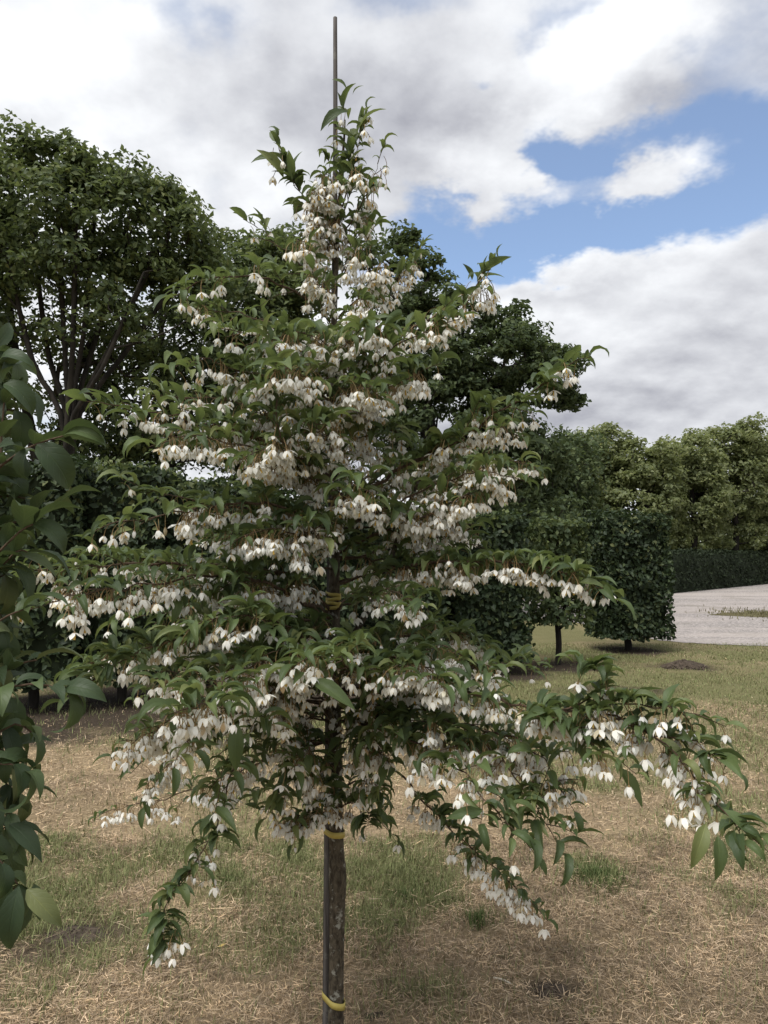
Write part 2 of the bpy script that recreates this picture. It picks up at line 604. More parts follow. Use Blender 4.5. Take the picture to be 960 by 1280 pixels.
def soil_mask(x, y):
    s = np.zeros_like(x)
    wob = fbm(x * 2.3, y * 2.3, 17) - 0.5
    for i, (c, wd, dp, *_r) in enumerate(BLOCKS):
        rr = (0.62, 0.62) if i == 0 else ((0.7, 0.7) if i == 1 else ((1.0, .9) if i < 4 else (1.3, 1.5)))
        q = np.sqrt(((x - c.x) / rr[0]) ** 2 + ((y - c.y + (0.15 if i < 4 else .45)) / rr[1]) ** 2) + wob * 0.9
        s = np.maximum(s, 1 - sstep(q, 0.7, 1.15))
    for (px, py, rx, ry) in ((855, 833, .55, .45), (690, 1238, .13, .10), (95, 1165, .28, .16), (470, 1272, .08, .06), (760, 862, .8, .35), (30, 1190, .3, .12)):
        c = G(px, py)
        q = np.sqrt(((x - c.x) / rx) ** 2 + ((y - c.y) / ry) ** 2) + wob * 0.9
        s = np.maximum(s, 0.8 * (1 - sstep(q, 0.5, 1.2)))
    q = np.sqrt(((x - TRUNK0.x) / .25) ** 2 + ((y - TRUNK0.y) / .25) ** 2) + wob
    s = np.maximum(s, 0.5 * (1 - sstep(q, 0.5, 1.2)))
    return s


TRUNK_D = 2.6
TRUNK0 = P(419, 1300, TRUNK_D)
TRUNK0.z = 0


def relief(x, y):
    near = 1 - sstep(y, 12.4, 13.2)
    return near * (0.030 * (fbm(x * 1.7, y * 1.7, 3) - 0.5) + 0.022 * (fbm(x * 7, y * 7, 4) - 0.5)) - 0.004


gx = np.concatenate([-np.geomspace(900, 6.2, 46), np.arange(-6, 8.01, 0.055), np.geomspace(8.2, 900, 46)])
gy = np.concatenate([-np.geomspace(900, 2.2, 34), np.arange(-2, 1.5, 0.25), np.arange(1.5, 14.31, 0.055), np.geomspace(14.6, 1500, 60)])
X, Y = np.meshgrid(gx, gy)
Z = relief(X, Y)
gr, so = green_mask(X, Y), soil_mask(X, Y)
STRAW = np.array([0.30, 0.226, 0.142])
GREENG = np.array([0.165, 0.155, 0.075])
SOIL = np.array([0.060, 0.046, 0.034])
base = STRAW * (0.75 + 0.5 * fbm(X * 2.5, Y * 2.5, 21))[..., None]
tint = base * (1 - gr[..., None]) + GREENG * gr[..., None]
tint = tint * (1 - so[..., None]) + SOIL * so[..., None]
ny, nx = X.shape
idx = np.arange(ny * nx).reshape(ny, nx)
F = np.stack([idx[:-1, :-1], idx[:-1, 1:], idx[1:, 1:], idx[1:, :-1]], -1).reshape(-1, 4)
ground = link('ground', mesh_np('ground', np.stack([X, Y, Z], -1).reshape(-1, 3), F, M['ground'], tint=tint.reshape(-1, 3)), kind='structure')

# gravel yard
ys = np.concatenate([np.arange(0, 1.01, 0.04) ** 1.8])
xs = np.concatenate([np.linspace(-30, 3.9, 60), np.arange(4, 10, .06), np.linspace(10.1, 60, 60)])
XX, TT = np.meshgrid(xs, ys)
front = np.interp(XX, [-30, 2.5, 4.1, 4.6, 4.95, 5.6, 7.0, 60], [24, 20.5, 19.0, 17.0, 14.6, 13.8, 13.4, 12.0])
front = front + 0.5 * (fbm(XX * 0.9, XX * 0 + 3, 41) - 0.5) + 0.25 * (fbm(XX * 5, XX * 0, 43) - 0.5)
back = 30.6 + (XX - 10.8) * 1.12
back = np.maximum(back, 26.5) + 0.4
YY = front + (back - front) * TT
ny, nx = XX.shape
idx = np.arange(ny * nx).reshape(ny, nx)
F = np.stack([idx[:-1, :-1], idx[:-1, 1:], idx[1:, 1:], idx[1:, :-1]], -1).reshape(-1, 4)
link('gravel_yard', mesh_np('gravel_yard', np.stack([XX, YY, np.full_like(XX, 0.004)], -1).reshape(-1, 3), F, M['gravel']), kind='structure')

# worn grass island in the yard
c = G(975, 769)
th = np.linspace(0, 2 * math.pi, 48, endpoint=False)
rr = 1 + 0.25 * (fbm(np.cos(th) * 2 + 5, np.sin(th) * 2 + 5, 8) - 0.5) * 2
ring = np.stack([c.x + 1.55 * rr * np.cos(th), c.y + 0.95 * rr * np.sin(th), np.full_like(th, 0.009)], -1)
V = np.concatenate([[[c.x, c.y, 0.05]], ring])
F = np.array([[0, 1 + k, 1 + (k + 1) % 48] for k in range(48)])
link('grass_island', mesh_np('grass_island', V, F, M['ground'], tint=np.tile([[0.12, 0.105, 0.055]], (49, 1))), kind='structure')


# ------------------------------------------------------------------ mown grass: dry clippings and short green blades
def blades(n, ylo, yhi, wmul, seed, straw_share=1.0):
    rg = np.random.default_rng(seed)
    y = np.sqrt(rg.uniform(ylo ** 2, yhi ** 2, n))
    x = rg.uniform(-0.62, 0.62, n) * y
    gm, sm = green_mask(x, y), soil_mask(x, y)
    keep = rg.random(n) > sm * 0.86
    thin = fbm(x * 3.2, y * 3.2, 77)
    keep &= rg.random(n) < np.clip(0.35 + 1.5 * (thin - 0.25), 0.2, 1)
    x, y, gm = x[keep], y[keep], gm[keep]
    n = len(x)
    z = relief(x, y)
    green = rg.random(n) < np.clip(gm * 1.05, 0.05, 0.93)
    lying = (~green) & (rg.random(n) < 0.72)
    L = np.where(green, rg.uniform(.025, .075, n), np.where(lying, np.where(rg.random(n) < .05, rg.uniform(.06, .13, n), rg.uniform(.014, .05, n)), rg.uniform(.015, .045, n)))
    L = L * (1.0 if yhi < 9 else .7)
    W = np.where(green, rg.uniform(.0022, .0042, n), rg.uniform(.0013, .003, n)) * wmul
    pitch = np.where(lying, rg.normal(0.08, 0.13, n), rg.normal(1.05, 0.3, n))
    bend = np.where(lying, rg.normal(-0.1, 0.25, n), rg.normal(-0.6, 0.45, n))
    yaw = rg.uniform(0, 2 * math.pi, n)
    cur = rg.normal(0, 0.45, n)
    z0 = z + np.where(lying, rg.uniform(0.0, .03, n), 0.0)
    hue = rg.random((n, 1))
    mat_ = (0.35 + 1.3 * fbm(x * 5.5, y * 5.5, 61))[:, None]
    straw = np.array([0.59, 0.445, 0.292]) * (0.28 + 1.0 * hue ** 1.6) * mat_
    straw = straw * (1 + (rg.random((n, 1)) - 0.5) * np.array([0.0, 0.08, 0.25]))
    grn = np.array([0.175, 0.190, 0.080]) * (0.6 + 0.8 * hue)
    colr = np.where(green[:, None], grn, straw)
    pts, width = [], (1.0, 0.85, 0.1)
    p = np.stack([x, y, z0], -1)
    side = None
    V = []
    for k in range(3):
        ya = yaw + cur * k * 0.5
        pi_ = pitch + bend * k * 0.5
        d = np.stack([np.cos(ya) * np.cos(pi_), np.sin(ya) * np.cos(pi_), np.sin(pi_)], -1)
        s = np.stack([-np.sin(ya), np.cos(ya), np.where(lying, rg.normal(0, .4, n), 0)], -1)
        V.append(p - s * (W * width[k] / 2)[:, None])
        V.append(p + s * (W * width[k] / 2)[:, None])
        p = p + d * (L / 2)[:, None]
        p[:, 2] = np.maximum(p[:, 2], z + 0.002)
    V = np.stack(V, 1).reshape(-1, 3)
    i = np.arange(n)[:, None] * 6
    F = np.concatenate([i + np.array([[0, 1, 3, 2]]), i + np.array([[2, 3, 5, 4]])])
    return V, F, np.repeat(colr, 6, 0)


for (nm, n, a, b_, wm, sd) in (('grass', 250000, 2.0, 4.6, .95, 1), ('grass', 120000, 4.6, 8.5, 1.6, 2), ('grass', 90000, 8.5, 14.0, 2.0, 3)):
    V, F, T = blades(n, a, b_, wm, sd)
    o = link(nm, mesh_np('grass', V, F, M['blade'], tint=T, smooth=False), kind='stuff')
    o['label'] = ('dry mown straw and short green blades around the flowering tree', 'thin mown grass between flowering tree and hedge blocks',
                  'greener mown grass beside the hedge blocks')[sd - 1]
    o['category'] = 'grass'


# taller green tufts the mower missed
def tuft(px, py, n, h, spread, label, wid=1.0, col=(0.085, 0.125, 0.040)):
    c = G(px, py)
    rg = np.random.default_rng(int(px))
    V, F, T = [], [], []
    for i in range(n):
        a, r = rg.uniform(0, 6.28), abs(rg.normal(0, spread))
        x0, y0 = c.x + r * math.cos(a), c.y + 1.2 * r * math.sin(a)
        p = np.array([x0, y0, float(relief(np.array(x0), np.array(y0)))])
        hh = h * rg.uniform(.5, 1.15)
        aa = rg.uniform(0, 6.28)
        lean = rg.uniform(.1, .6)
        wd = rg.uniform(.0022, .0042) * wid
        s = np.array([-math.sin(aa), math.cos(aa), 0])
        cl = np.array(col) * rg.uniform(.6, 1.5)
        for k, (t, ww) in enumerate(((0, 1), (.55, .8), (1, .1))):
            q = p + np.array([math.cos(aa), math.sin(aa), 0]) * lean * hh * t * t + np.array([0, 0, hh * (t - .25 * lean * t * t)])
            V += [q - s * wd * ww / 2, q + s * wd * ww / 2]
            T += [cl, cl]
        F += [(i * 6, i * 6 + 1, i * 6 + 3, i * 6 + 2), (i * 6 + 2, i * 6 + 3, i * 6 + 5, i * 6 + 4)]
    link('grass_tuft', mesh_np('grass_tuft', np.array(V), np.array(F), M['blade'], tint=np.array(T), smooth=False), None, label, 'grass tuft',
         'green grass tufts in the dry lawn')['kind'] = 'stuff'


tuft(745, 1096, 800, .055, .115, 'bright green grass tuft beside the drooping branch over straw')
tuft(505, 1125, 240, .05, .085, 'low green grass tuft in straw beside the tied trunk')
tuft(597, 1155, 160, .065, .035, 'narrow upright green grass tuft under hanging branch tip')
tuft(975, 769, 1800, .10, .85, 'worn brownish grass growing on the island in the gravel yard', 7.0, (.13, .12, .06))
tuft(285, 1105, 160, .04, .05, 'small dark green grass tuft near the drooping leafy shoot')


# ------------------------------------------------------------------ soil mounds, litter
def clods(px, py, n, rx, ry, h, label):
    c = G(px, py)
    rg = np.random.default_rng(int(px) + 5)
    V, F = [], []
    oc = np.array([[1, 0, 0], [-1, 0, 0], [0, 1, 0], [0, -1, 0], [0, 0, 1], [0, 0, -1]], float)
    of = np.array([[0, 2, 4], [2, 1, 4], [1, 3, 4], [3, 0, 4], [2, 0, 5], [1, 2, 5], [3, 1, 5], [0, 3, 5]])
    root = empty('soil_mound', (c.x, c.y, 0), label, 'soil mound')
    th = np.linspace(0, 2 * math.pi, 28, endpoint=False)
    MV, MF = [[0, 0, h * .75]], []
    for k, (rr, hh) in enumerate(((.35, .62), (.7, .3), (1.0, -.02 / h))):
        for t in th:
            j = 1 + rg.normal(0, .1)
            MV.append([rx * rr * j * math.cos(t), ry * rr * j * math.sin(t), h * hh * rg.uniform(.75, 1.2)])
    for k in range(28):
        MF.append((0, 1 + k, 1 + (k + 1) % 28, 1 + (k + 1) % 28))
    for r_ in range(2):
        for k in range(28):
            a, b2 = 1 + r_ * 28 + k, 1 + r_ * 28 + (k + 1) % 28
            MF.append((a, a + 28, b2 + 28, b2))
    MF = np.array(MF)
    tri = MF[:, 2] == MF[:, 3]
    me = mesh_np('mound', np.array(MV) + np.array([c.x, c.y, 0]), [MF[~tri], MF[tri][:, :3]], M['soil'])
    link('mound', me, root)
    for i in range(n):
        a, q = rg.uniform(0, 6.28), rg.uniform(0, 1) ** .6
        p = np.array([c.x + rx * q * math.cos(a), c.y + ry * q * math.sin(a), h * .75 * max(0, 1 - q) + rg.uniform(0, .006)])
        s = min(.22 * h, .02) * rg.uniform(.25, 1.0) * (1.2 - .5 * q)
        V.append(p + oc * rg.uniform(.6, 1.3, (6, 3)) * s)
        F.append(of + i * 6)
    o = link('clods', mesh_np('clods', np.concatenate(V), np.concatenate(F), M['soil'], smooth=False), root)
    o['kind'] = 'stuff'


clods(855, 834, 420, .32, .26, .13, 'small dark molehill in the grass in front of gravel yard')
clods(690, 1240, 200, .085, .065, .022, 'flat dark patch of crumbled soil in straw beside pale stick')
clods(95, 1168, 220, .16, .10, .02, 'dark crumbled soil patch under the overhanging broad leaves')
clods(470, 1273, 90, .05, .035, .02, 'little heap of dark soil at the foot of tied trunk')

t = Tubes()
a_, b_ = G(617, 1222, .012), G(640, 1230, .016)
t.add([a_, a_ * .5 + b_ * .5 + Vector((0, 0, .004)), b_], [.0035, .004, .003], 6)
link('stick', t.mesh('stick', M['pale_stick']), None, 'short pale peeled stick lying on the straw', 'stick')
c = G(272, 1183, .02)
V = np.array([[0, 0, 0], [.018, .008, .006], [.034, 0, .012], [.018, -.009, .004]]) + np.array(c)
link('fallen_leaf', mesh_np('fallen_leaf', V, np.array([[0, 1, 2], [0, 2, 3]]), M['dead_leaf']), None, 'small yellow fallen leaf lying on the straw', 'leaf')


# ------------------------------------------------------------------ leaf and flower templates
def leaf_template(seed, arch=(0.55, 1.5), width=0.40, rows=6, fold=0.35, wavy=0.03):
    rg = np.random.default_rng(seed)
    s = np.linspace(0, 1, rows + 1)
    a0, a1 = arch[0] + rg.normal(0, .12), arch[1] * rg.uniform(.75, 1.25)
    yaw = rg.normal(0, .25)
    c = np.zeros((rows + 1, 3))
    for i in range(1, rows + 1):
        sm = (s[i] + s[i - 1]) / 2
        ang = a0 - a1 * sm
        c[i] = c[i - 1] + np.array([math.cos(ang) * math.cos(yaw * sm), math.cos(ang) * math.sin(yaw * sm), math.sin(ang)]) / rows
    wd = width * np.sin(math.pi * s ** 0.82) ** 0.95 * (1 - .28 * s) * 0.58
    wd[0], wd[-1] = 0.012, 0.004
    tw = rg.normal(0, .35)
    V, UV = [], []
    cols = (-1, -.5, 0, .5, 1)
    for i in range(rows + 1):
        ang = a0 - a1 * s[i]
        nrm = np.array([-math.sin(ang), 0, math.cos(ang)])
        sd = np.array([0, 1, 0])
        tt = tw * s[i]
        sd, nn = sd * math.cos(tt) + nrm * math.sin(tt), nrm * math.cos(tt) - sd * math.sin(tt)
        for v in cols:
            h = abs(v) * wd[i] * fold + (wavy * math.sin(s[i] * 11 + seed + (2 if v > 0 else 0)) * abs(v) * wd[i] * 3)
            V.append(c[i] + sd * v * wd[i] + nn * h)
            UV.append((s[i], .5 + v * .5))
    F = []
    for i in range(rows):
        for k in range(4):
            a = i * 5 + k
            F.append((a, a + 5, a + 6, a + 1))
    return np.array(V), np.array(F), np.array(UV)


def flower_template(seed, openn=0.6, bud=False):
    """origin at the twig, hanging down -Z; about 1 unit = 1 metre at real size"""
    rg = np.random.default_rng(seed)
    V, F, FM = [], [], []
    L = rg.uniform(.018, .042)
    lean = rg.normal(0, .3, 2)
    # stalk: leaves sideways then hangs
    pts = []
    for k in range(4):
        q = k / 3
        pts.append(np.array([lean[0] * L * math.sin(q * 1.5), lean[1] * L * math.sin(q * 1.5), -L * (q ** 1.35)]))
    for k, p in enumerate(pts):
        r = .0012
        for j in range(3):
            a = j * 2.094
            V.append(p + np.array([math.cos(a) * r, math.sin(a) * r, 0]))
    for k in range(3):
        for j in range(3):
            j2 = (j + 1) % 3
            F.append((k * 3 + j, k * 3 + j2, k * 3 + 3 + j2, k * 3 + 3 + j)); FM.append(1)
    e = pts[-1]
    n0 = len(V)
    # cup
    for (r, zz) in ((.0016, 0.001), (.0042, -.005)):
        for j in range(5):
            a = j * 1.2566
            V.append(e + np.array([math.cos(a) * r, math.sin(a) * r, zz]))
    for j in range(5):
        j2 = (j + 1) % 5
        F.append((n0 + j, n0 + j2, n0 + 5 + j2, n0 + 5 + j)); FM.append(1)
    top = e + np.array([0, 0, -.003])
    if bud:
        Lb, prof = .020, ((0, .0035), (.35, .0055), (.75, .0042), (1, .0004))
        n1 = len(V)
        for (q, r) in prof:
            for j in range(6):
                a = j * 1.0472
                V.append(top + np.array([math.cos(a) * r, math.sin(a) * r, -Lb * q]))
        for k in range(3):
            for j in range(6):
                j2 = (j + 1) % 6
                F.append((n1 + k * 6 + j, n1 + k * 6 + j2, n1 + k * 6 + 6 + j2, n1 + k * 6 + 6 + j)); FM.append(0)
    else:
        PL = rg.uniform(.024, .029)
        for j in range(5):
            a = j * 1.2566 + rg.normal(0, .08)
            op = openn * rg.uniform(.8, 1.2)
            ra = np.array([math.cos(a), math.sin(a), 0])
            ta = np.array([-math.sin(a), math.cos(a), 0])
            n1 = len(V)
            for (q, wd) in ((0, .0034), (.38, .0066), (.70, .0044), (1, .0002)):
                out_ = .0032 + PL * (math.sin(op) * q + .12 * math.sin(q * 3.14) - .06 * q)
                zz = -PL * math.cos(op) * q * (1 - .05 * q)
                cc = top + ra * out_ + np.array([0, 0, zz])
                up = ra * .0016 * (1 if q in (.36, .72) else 0)
                V += [cc - ta * wd, cc + up, cc + ta * wd]
            for k in range(3):
                for i in range(2):
                    b2 = n1 + k * 3 + i
                    F.append((b2, b2 + 1, b2 + 4, b2 + 3)); FM.append(0)
        n1 = len(V)
        for (q, r) in ((0.1, .0022), (.62, .003)):
            for j in range(4):
                a = j * 1.5708
                V.append(top + np.array([math.cos(a) * r, math.sin(a) * r, -PL * q]))
        for j in range(4):
            j2 = (j + 1) % 4
            F.append((n1 + j, n1 + j2, n1 + 4 + j2, n1 + 4 + j)); FM.append(2)
    return np.array(V), np.array(F), np.array(FM)


LEAF_T = [leaf_template(100 + i, arch=((.85, 2.0), (.6, 1.5), (.7, 2.3), (.45, 1.1), (.9, 2.6), (.5, 1.9))[i % 6],
                        width=(.28, .32, .25, .30)[i % 4], fold=(.65, .45, .9, .55)[i % 4]) for i in range(12)]
FLOW_T = [flower_template(200 + i, openn=(.30, .44, .58, .72, .38, .50, .88, .62)[i]) for i in range(8)] + [flower_template(300 + i, bud=True) for i in range(3)]


def frame(xaxis, up):
    x = xaxis / (np.linalg.norm(xaxis) + 1e-9)
    z = up - x * (up @ x)
    z /= np.linalg.norm(z) + 1e-9
    y = np.cross(z, x)
    return np.stack([x, y, z], 1)


def join_instances(tmpl, insts, has_uv=True):
    """tmpl list of (V,F,extra); insts list of (variant, 3x3, pos)"""
    V, F, E, n = [], [], [], 0
    by = {}
    for (v, A, p) in insts:
        by.setdefault(v, []).append((A, p))
    for v, l in by.items():
        tv, tf, te = tmpl[v]
        A = np.stack([q[0] for q in l])
        p = np.stack([q[1] for q in l])
        W = np.einsum('nij,kj->nki', A, tv) + p[:, None, :]
        V.append(W.reshape(-1, 3))
        F.append((tf[None] + (n + np.arange(len(l)) * len(tv))[:, None, None]).reshape(-1, tf.shape[1]))
        E.append(np.tile(te, (len(l), 1)) if has_uv else np.tile(te, len(l)))
        n += len(l) * len(tv)
    return np.concatenate(V), np.concatenate(F), np.concatenate(E)


def project(p):
    c, s = math.cos(PITCH), math.sin(PITCH)
    q = p - np.array([0, 0, EYE])
    f = q[:, 1] * c + q[:, 2] * s
    u = -q[:, 1] * s + q[:, 2] * c
    return 480 + FPX * q[:, 0] / f, 640 - FPX * u / f, f


# ------------------------------------------------------------------ the flowering tree
TREE = empty('snowbell_tree', TRUNK0, 'young conical tree hung with white bell flowers, tied to a tall stake', 'tree')
LEAVES, FLOWERS = [], []          # (variant, 3x3, position)
TW = Tubes()
rg = np.random.default_rng(7)
UP = np.array([0, 0, 1.0])


def put_leaf(pos, d, size, up=None):
    u = (UP if up is None else up) + rg.normal(0, .28, 3)
    A = frame(d, u) * size
    LEAVES.append((int(rg.integers(len(LEAF_T))), A, pos))


def put_flowers(pos, n, spread=.016, buds=0.12, size=.94):
    for _ in range(n):
        a = rg.uniform(0, 6.28)
        s = size * rg.uniform(.85, 1.15)
        v = int(rg.integers(8)) if rg.random() > buds else 8 + int(rg.integers(3))
        tilt = rg.normal(0, .16, 2)
        z = np.array([tilt[0], tilt[1], 1.0])
        x = np.array([math.cos(a), math.sin(a), 0])
        z /= np.linalg.norm(z)
        y = np.cross(z, x); y /= np.linalg.norm(y)
        x = np.cross(y, z)
        A = np.stack([x, y, z], 1) * s
        FLOWERS.append((v, A, pos + np.array([rg.normal(0, spread), rg.normal(0, spread), rg.uniform(-.006, .003)])))


def leafy_twig(p0, d, length, nleaf, nflow, lsize=.09, droop=.35, rad=.0016, buds=.12, fsize=.94):
    n = 5
    pts = [np.array(p0, float)]
    dd = d / np.linalg.norm(d)
    for i in range(n):
        dd = dd + np.array([0, 0, -droop / n]) + rg.normal(0, .07, 3)
        dd /= np.linalg.norm(dd)
        pts.append(pts[-1] + dd * length / n)
    pts = np.array(pts)
    TW.add(pts, np.linspace(rad, rad * .5, n + 1), 4)
    side = rg.choice([-1, 1])
    for k in range(nleaf):
        q = (k + .8) / nleaf
        i = min(n - 1, int(q * n))
        f = q * n - i
        pos = pts[i] * (1 - f) + pts[i + 1] * f
        t = pts[i + 1] - pts[i]
        t /= np.linalg.norm(t)
        sv = np.cross(t, UP)
        if np.linalg.norm(sv) < .2:
            sv = np.array([1.0, 0, 0])
        sv /= np.linalg.norm(sv)
        side = -side
        last = k == nleaf - 1
        an = rg.uniform(.15, .45) if last else rg.uniform(.6, 1.15)
        ld = t * math.cos(an) + sv * side * math.sin(an) + UP * rg.uniform(.0, .35)
        put_leaf(pos, ld, lsize * rg.uniform(.45, 1.12) * (0.8 if k == 0 else 1))
    for k in range(nflow):
        q = rg.uniform(.15, 1)
        i = min(n - 1, int(q * n))
        put_flowers(pts[i] + (pts[i + 1] - pts[i]) * rg.random(), 1, .010, buds, fsize)


def main_branch(ctrl, leaf=1.0, flow=1.0, start=.2, r0=.006, twl=(.06, .15), droop=.35, lsize=.09, step=.042, tip=True, named=True, buds=.12, fan=1.0, fsize=.94, even=1.0):
    pts = spline([P(x, y, TRUNK_D + d) for (x, y, d) in ctrl], .03)
    pts[1:-1] += rg.normal(0, .004, (len(pts) - 2, 3))
    L = np.concatenate([[0], np.cumsum(np.linalg.norm(np.diff(pts, axis=0), axis=1))])
    rad = r0 * (1 - .78 * L / L[-1])
    tb = Tubes()
    tb.add(pts, rad, 7)
    link('branch', tb.mesh('branch', M['twig']), TREE)
    s = L[-1] * start
    side = 1
    ph = rg.uniform(0, 50)
    while s < L[-1]:
        i = int(np.searchsorted(L, s)) - 1
        i = max(0, min(i, len(pts) - 2))
        f = (s - L[i]) / (L[i + 1] - L[i])
        p = pts[i] * (1 - f) + pts[i + 1] * f
        t = pts[i + 1] - pts[i]
        t /= np.linalg.norm(t)
        sv = np.cross(t, UP)
        if np.linalg.norm(sv) < .35:
            a = rg.uniform(0, 6.28)
            sv = np.array([math.cos(a), math.sin(a), 0])
        sv /= np.linalg.norm(sv)
        side = -side
        q = s / L[-1]
        an = rg.uniform(.5, 1.15) * fan
        d = t * math.cos(an) + sv * side * math.sin(an) + UP * rg.uniform(-.45, .75)
        ln = rg.uniform(*twl) * (1.15 - .6 * q)
        nl = rg.poisson(5.6 * leaf)
        gate = float(sstep(vnoise(np.array(s / .085), np.array(ph), 12), .22, .72)) * 1.75
        gate = gate * even + (1 - even)
        nf = rg.poisson(3.9 * flow * gate)
        nl = int(nl * (1.25 - .3 * gate))
        leafy_twig(p, d, ln, max(1, nl) if leaf > .3 else nl, nf, lsize, droop, buds=buds, fsize=fsize)
        if rg.random() < .33 * flow * gate:
            put_flowers(p, int(rg.integers(1, 4)), .014, buds, fsize)
        if rg.random() < .6 * leaf:
            put_leaf(p, t * .3 + sv * -side * .8 + UP * .6, lsize * rg.uniform(.6, 1.0))
        s += step * rg.uniform(.7, 1.3)
    if tip:
        t = pts[-1] - pts[-3]
        leafy_twig(pts[-1], t, .07, 4, 1 if flow > .3 else 0, lsize * 1.05, droop)


# trunk with a knee half way up the bare part
TC = [(420, 1306), (420, 1250), (421, 1160), (422, 1100), (420, 1040), (419, 960), (418, 880), (418, 800), (418, 720), (419, 640),
      (419, 560), (418, 480), (418, 400), (421, 320), (425, 240), (430, 175), (431, 150)]
tp = spline([P(x, y, TRUNK_D) for x, y in TC], .03)
tp[0][2] = min(tp[0][2], -.03)
hz = tp[:, 2]
trad = np.interp(hz, [0, .35, .50, .56, .64, 1.0, 1.4, 1.8, 2.3, 2.8, 3.2], [.0260, .0235, .0262, .0285, .0240, .0225, .0185, .0145, .0095, .0055, .0018])
tb = Tubes()
tpk = spline([P(x, y, TRUNK_D) for x, y in TC], .012)
tpk[0][2] = min(tpk[0][2], -.03)
tb.add(tpk, np.interp(tpk[:, 2], hz, trad) * (1 + .10 * (fbm(tpk[:, 2] * 14, tpk[:, 2] * 0, 55) - .5)), 16, .022)
link('trunk', tb.mesh('trunk', M['bark']), TREE)

Bq = main_branch
# --- crown top: leader and upright shoots
Bq([(424, 250, 0), (428, 200, -.02), (431, 160, -.02), (432, 135, -.02)], 0.7, .25, .1, .003, (.02, .05), -.3, .095, .05, tip=False, buds=.4)
Bq([(422, 270, 0), (440, 215, -.04), (450, 175, -.06), (455, 158, -.06)], .9, .4, .3, .003, (.03, .06), -.2, .095, .045, buds=.4)
Bq([(422, 300, 0), (450, 260, -.05), (466, 222, -.08), (472, 205, -.1)], .9, .9, .3, .003, (.03, .07), .1, .07, buds=.4)
Bq([(421, 320, 0), (398, 275, -.03), (370, 232, -.05), (352, 195, -.06)], 1.1, .45, .2, .0035, (.03, .07), -.1, .09, buds=.5)
for (y0, x1, y1, dd) in ((330, 385, 250, -.1), (350, 470, 280, -.15), (340, 400, 240, .1), (300, 440, 205, -.12), (300, 400, 215, -.1), (280, 410, 195, .05), (360, 455, 250, .1),
                         (390, 375, 290, -.15), (400, 480, 320, -.12), (420, 390, 340, -.2), (440, 450, 360, -.25)):
    Bq([(420, y0, 0), ((420 + x1) / 2, (y0 + y1) / 2 + 10, dd / 2), (x1, y1, dd)], .75, 1.7, .25, .003, (.03, .07), .3, .07, .04, tip=False)
# --- upper tiers, one side
Bq([(420, 455, 0), (470, 430, -.1), (530, 402, -.2), (578, 384, -.25), (606, 345, -.28)], .9, 1.5, .15, .005, (.05, .12))
Bq([(419, 490, 0), (455, 462, -.18), (500, 430, -.3), (548, 408, -.38)], .8, 1.9, .15, .005, (.05, .12))
Bq([(419, 520, 0), (460, 495, -.2), (505, 476, -.3), (530, 462, -.36)], .6, 2.0, .1, .004, (.05, .11))
Bq([(419, 430, 0), (450, 390, .12), (500, 345, .2), (520, 320, .22)], 1.0, .8, .2, .004, (.05, .1))
Bq([(418, 640, 0), (490, 592, -.15), (560, 553, -.2), (640, 505, -.3), (695, 470, -.35), (712, 456, -.38)], 1.25, .8, .3, .007)
Bq([(510, 580, -.16), (560, 560, -.2), (610, 530, -.25), (635, 540, -.28)], 1.0, 1.8, .1, .004)
Bq([(418, 625, 0), (500, 605, .1), (560, 590, .12), (620, 572, .1), (655, 580, .05)], 1.0, 1.5, .2, .005)
Bq([(420, 660, 0), (470, 640, -.15), (530, 612, -.25), (590, 590, -.32), (630, 595, -.36)], .7, 1.9, .1, .005)
Bq([(420, 690, 0), (470, 668, -.1), (520, 650, -.1), (560, 640, -.1)], .6, 1.6, .1, .005)
Bq([(420, 700, 0), (470, 690, .1), (540, 660, .2), (580, 655, .25)], .8, 1.0, .2, .005)
# the strong rising limb beside the trunk
lim = spline([P(x, y, TRUNK_D + d) for x, y, d in ((424, 835, 0), (446, 788, -.05), (473, 738, -.08), (490, 694, -.1), (508, 640, -.1), (525, 595, -.1))], .03)
tb = Tubes(); tb.add(lim, np.linspace(.0125, .005, len(lim)), 9, .03)
link('limb', tb.mesh('limb', M['bark']), TREE)
Bq([(484, 712, -.1), (540, 704, -.2), (620, 702, -.3), (690, 710, -.38), (742, 727, -.45)], 1.5, 1.7, .02, .006, (.04, .09), .3, .085, .034, buds=.2, even=.35)
Bq([(500, 660, -.1), (545, 640, -.25), (590, 612, -.35)], .8, 1.4, .1, .004)
# --- middle tiers, other side
Bq([(418, 395, 0), (370, 365, -.1), (310, 345, -.2), (262, 350, -.3), (238, 358, -.33)], 1.0, .4, .2, .005)
Bq([(418, 370, 0), (375, 330, .1), (340, 300, .15), (322, 285, .15)], 1.0, .4, .3, .004, lsize=.08)
Bq([(418, 430, 0), (370, 412, .1), (300, 392, .1), (258, 388, .1)], .8, .5, .2, .005)
Bq([(418, 465, 0), (380, 440, -.2), (330, 420, -.35), (300, 415, -.4)], 1.0, .9, .2, .004)
Bq([(418, 515, 0), (350, 490, -.2), (300, 466, -.35), (262, 448, -.4), (240, 452, -.42)], 1.0, 1.0, .25, .005, buds=.3)
Bq([(418, 600, 0), (380, 575, -.35), (349, 545, -.5), (345, 490, -.52), (340, 450, -.53)], .9, .3, .35, .005, (.03, .06), .2, .085)
Bq([(418, 500, 0), (390, 480, -.3), (375, 465, -.5), (365, 460, -.6)], .9, 1.3, .3, .004)
Bq([(418, 545, 0), (360, 525, .15), (280, 500, .25), (200, 495, .3)], 1.2, .8, .2, .005)
Bq([(418, 605, 0), (350, 560, -.1), (280, 535, -.2), (210, 520, -.3), (160, 508, -.38), (138, 506, -.4)], 1.15, .9, .2, .006)
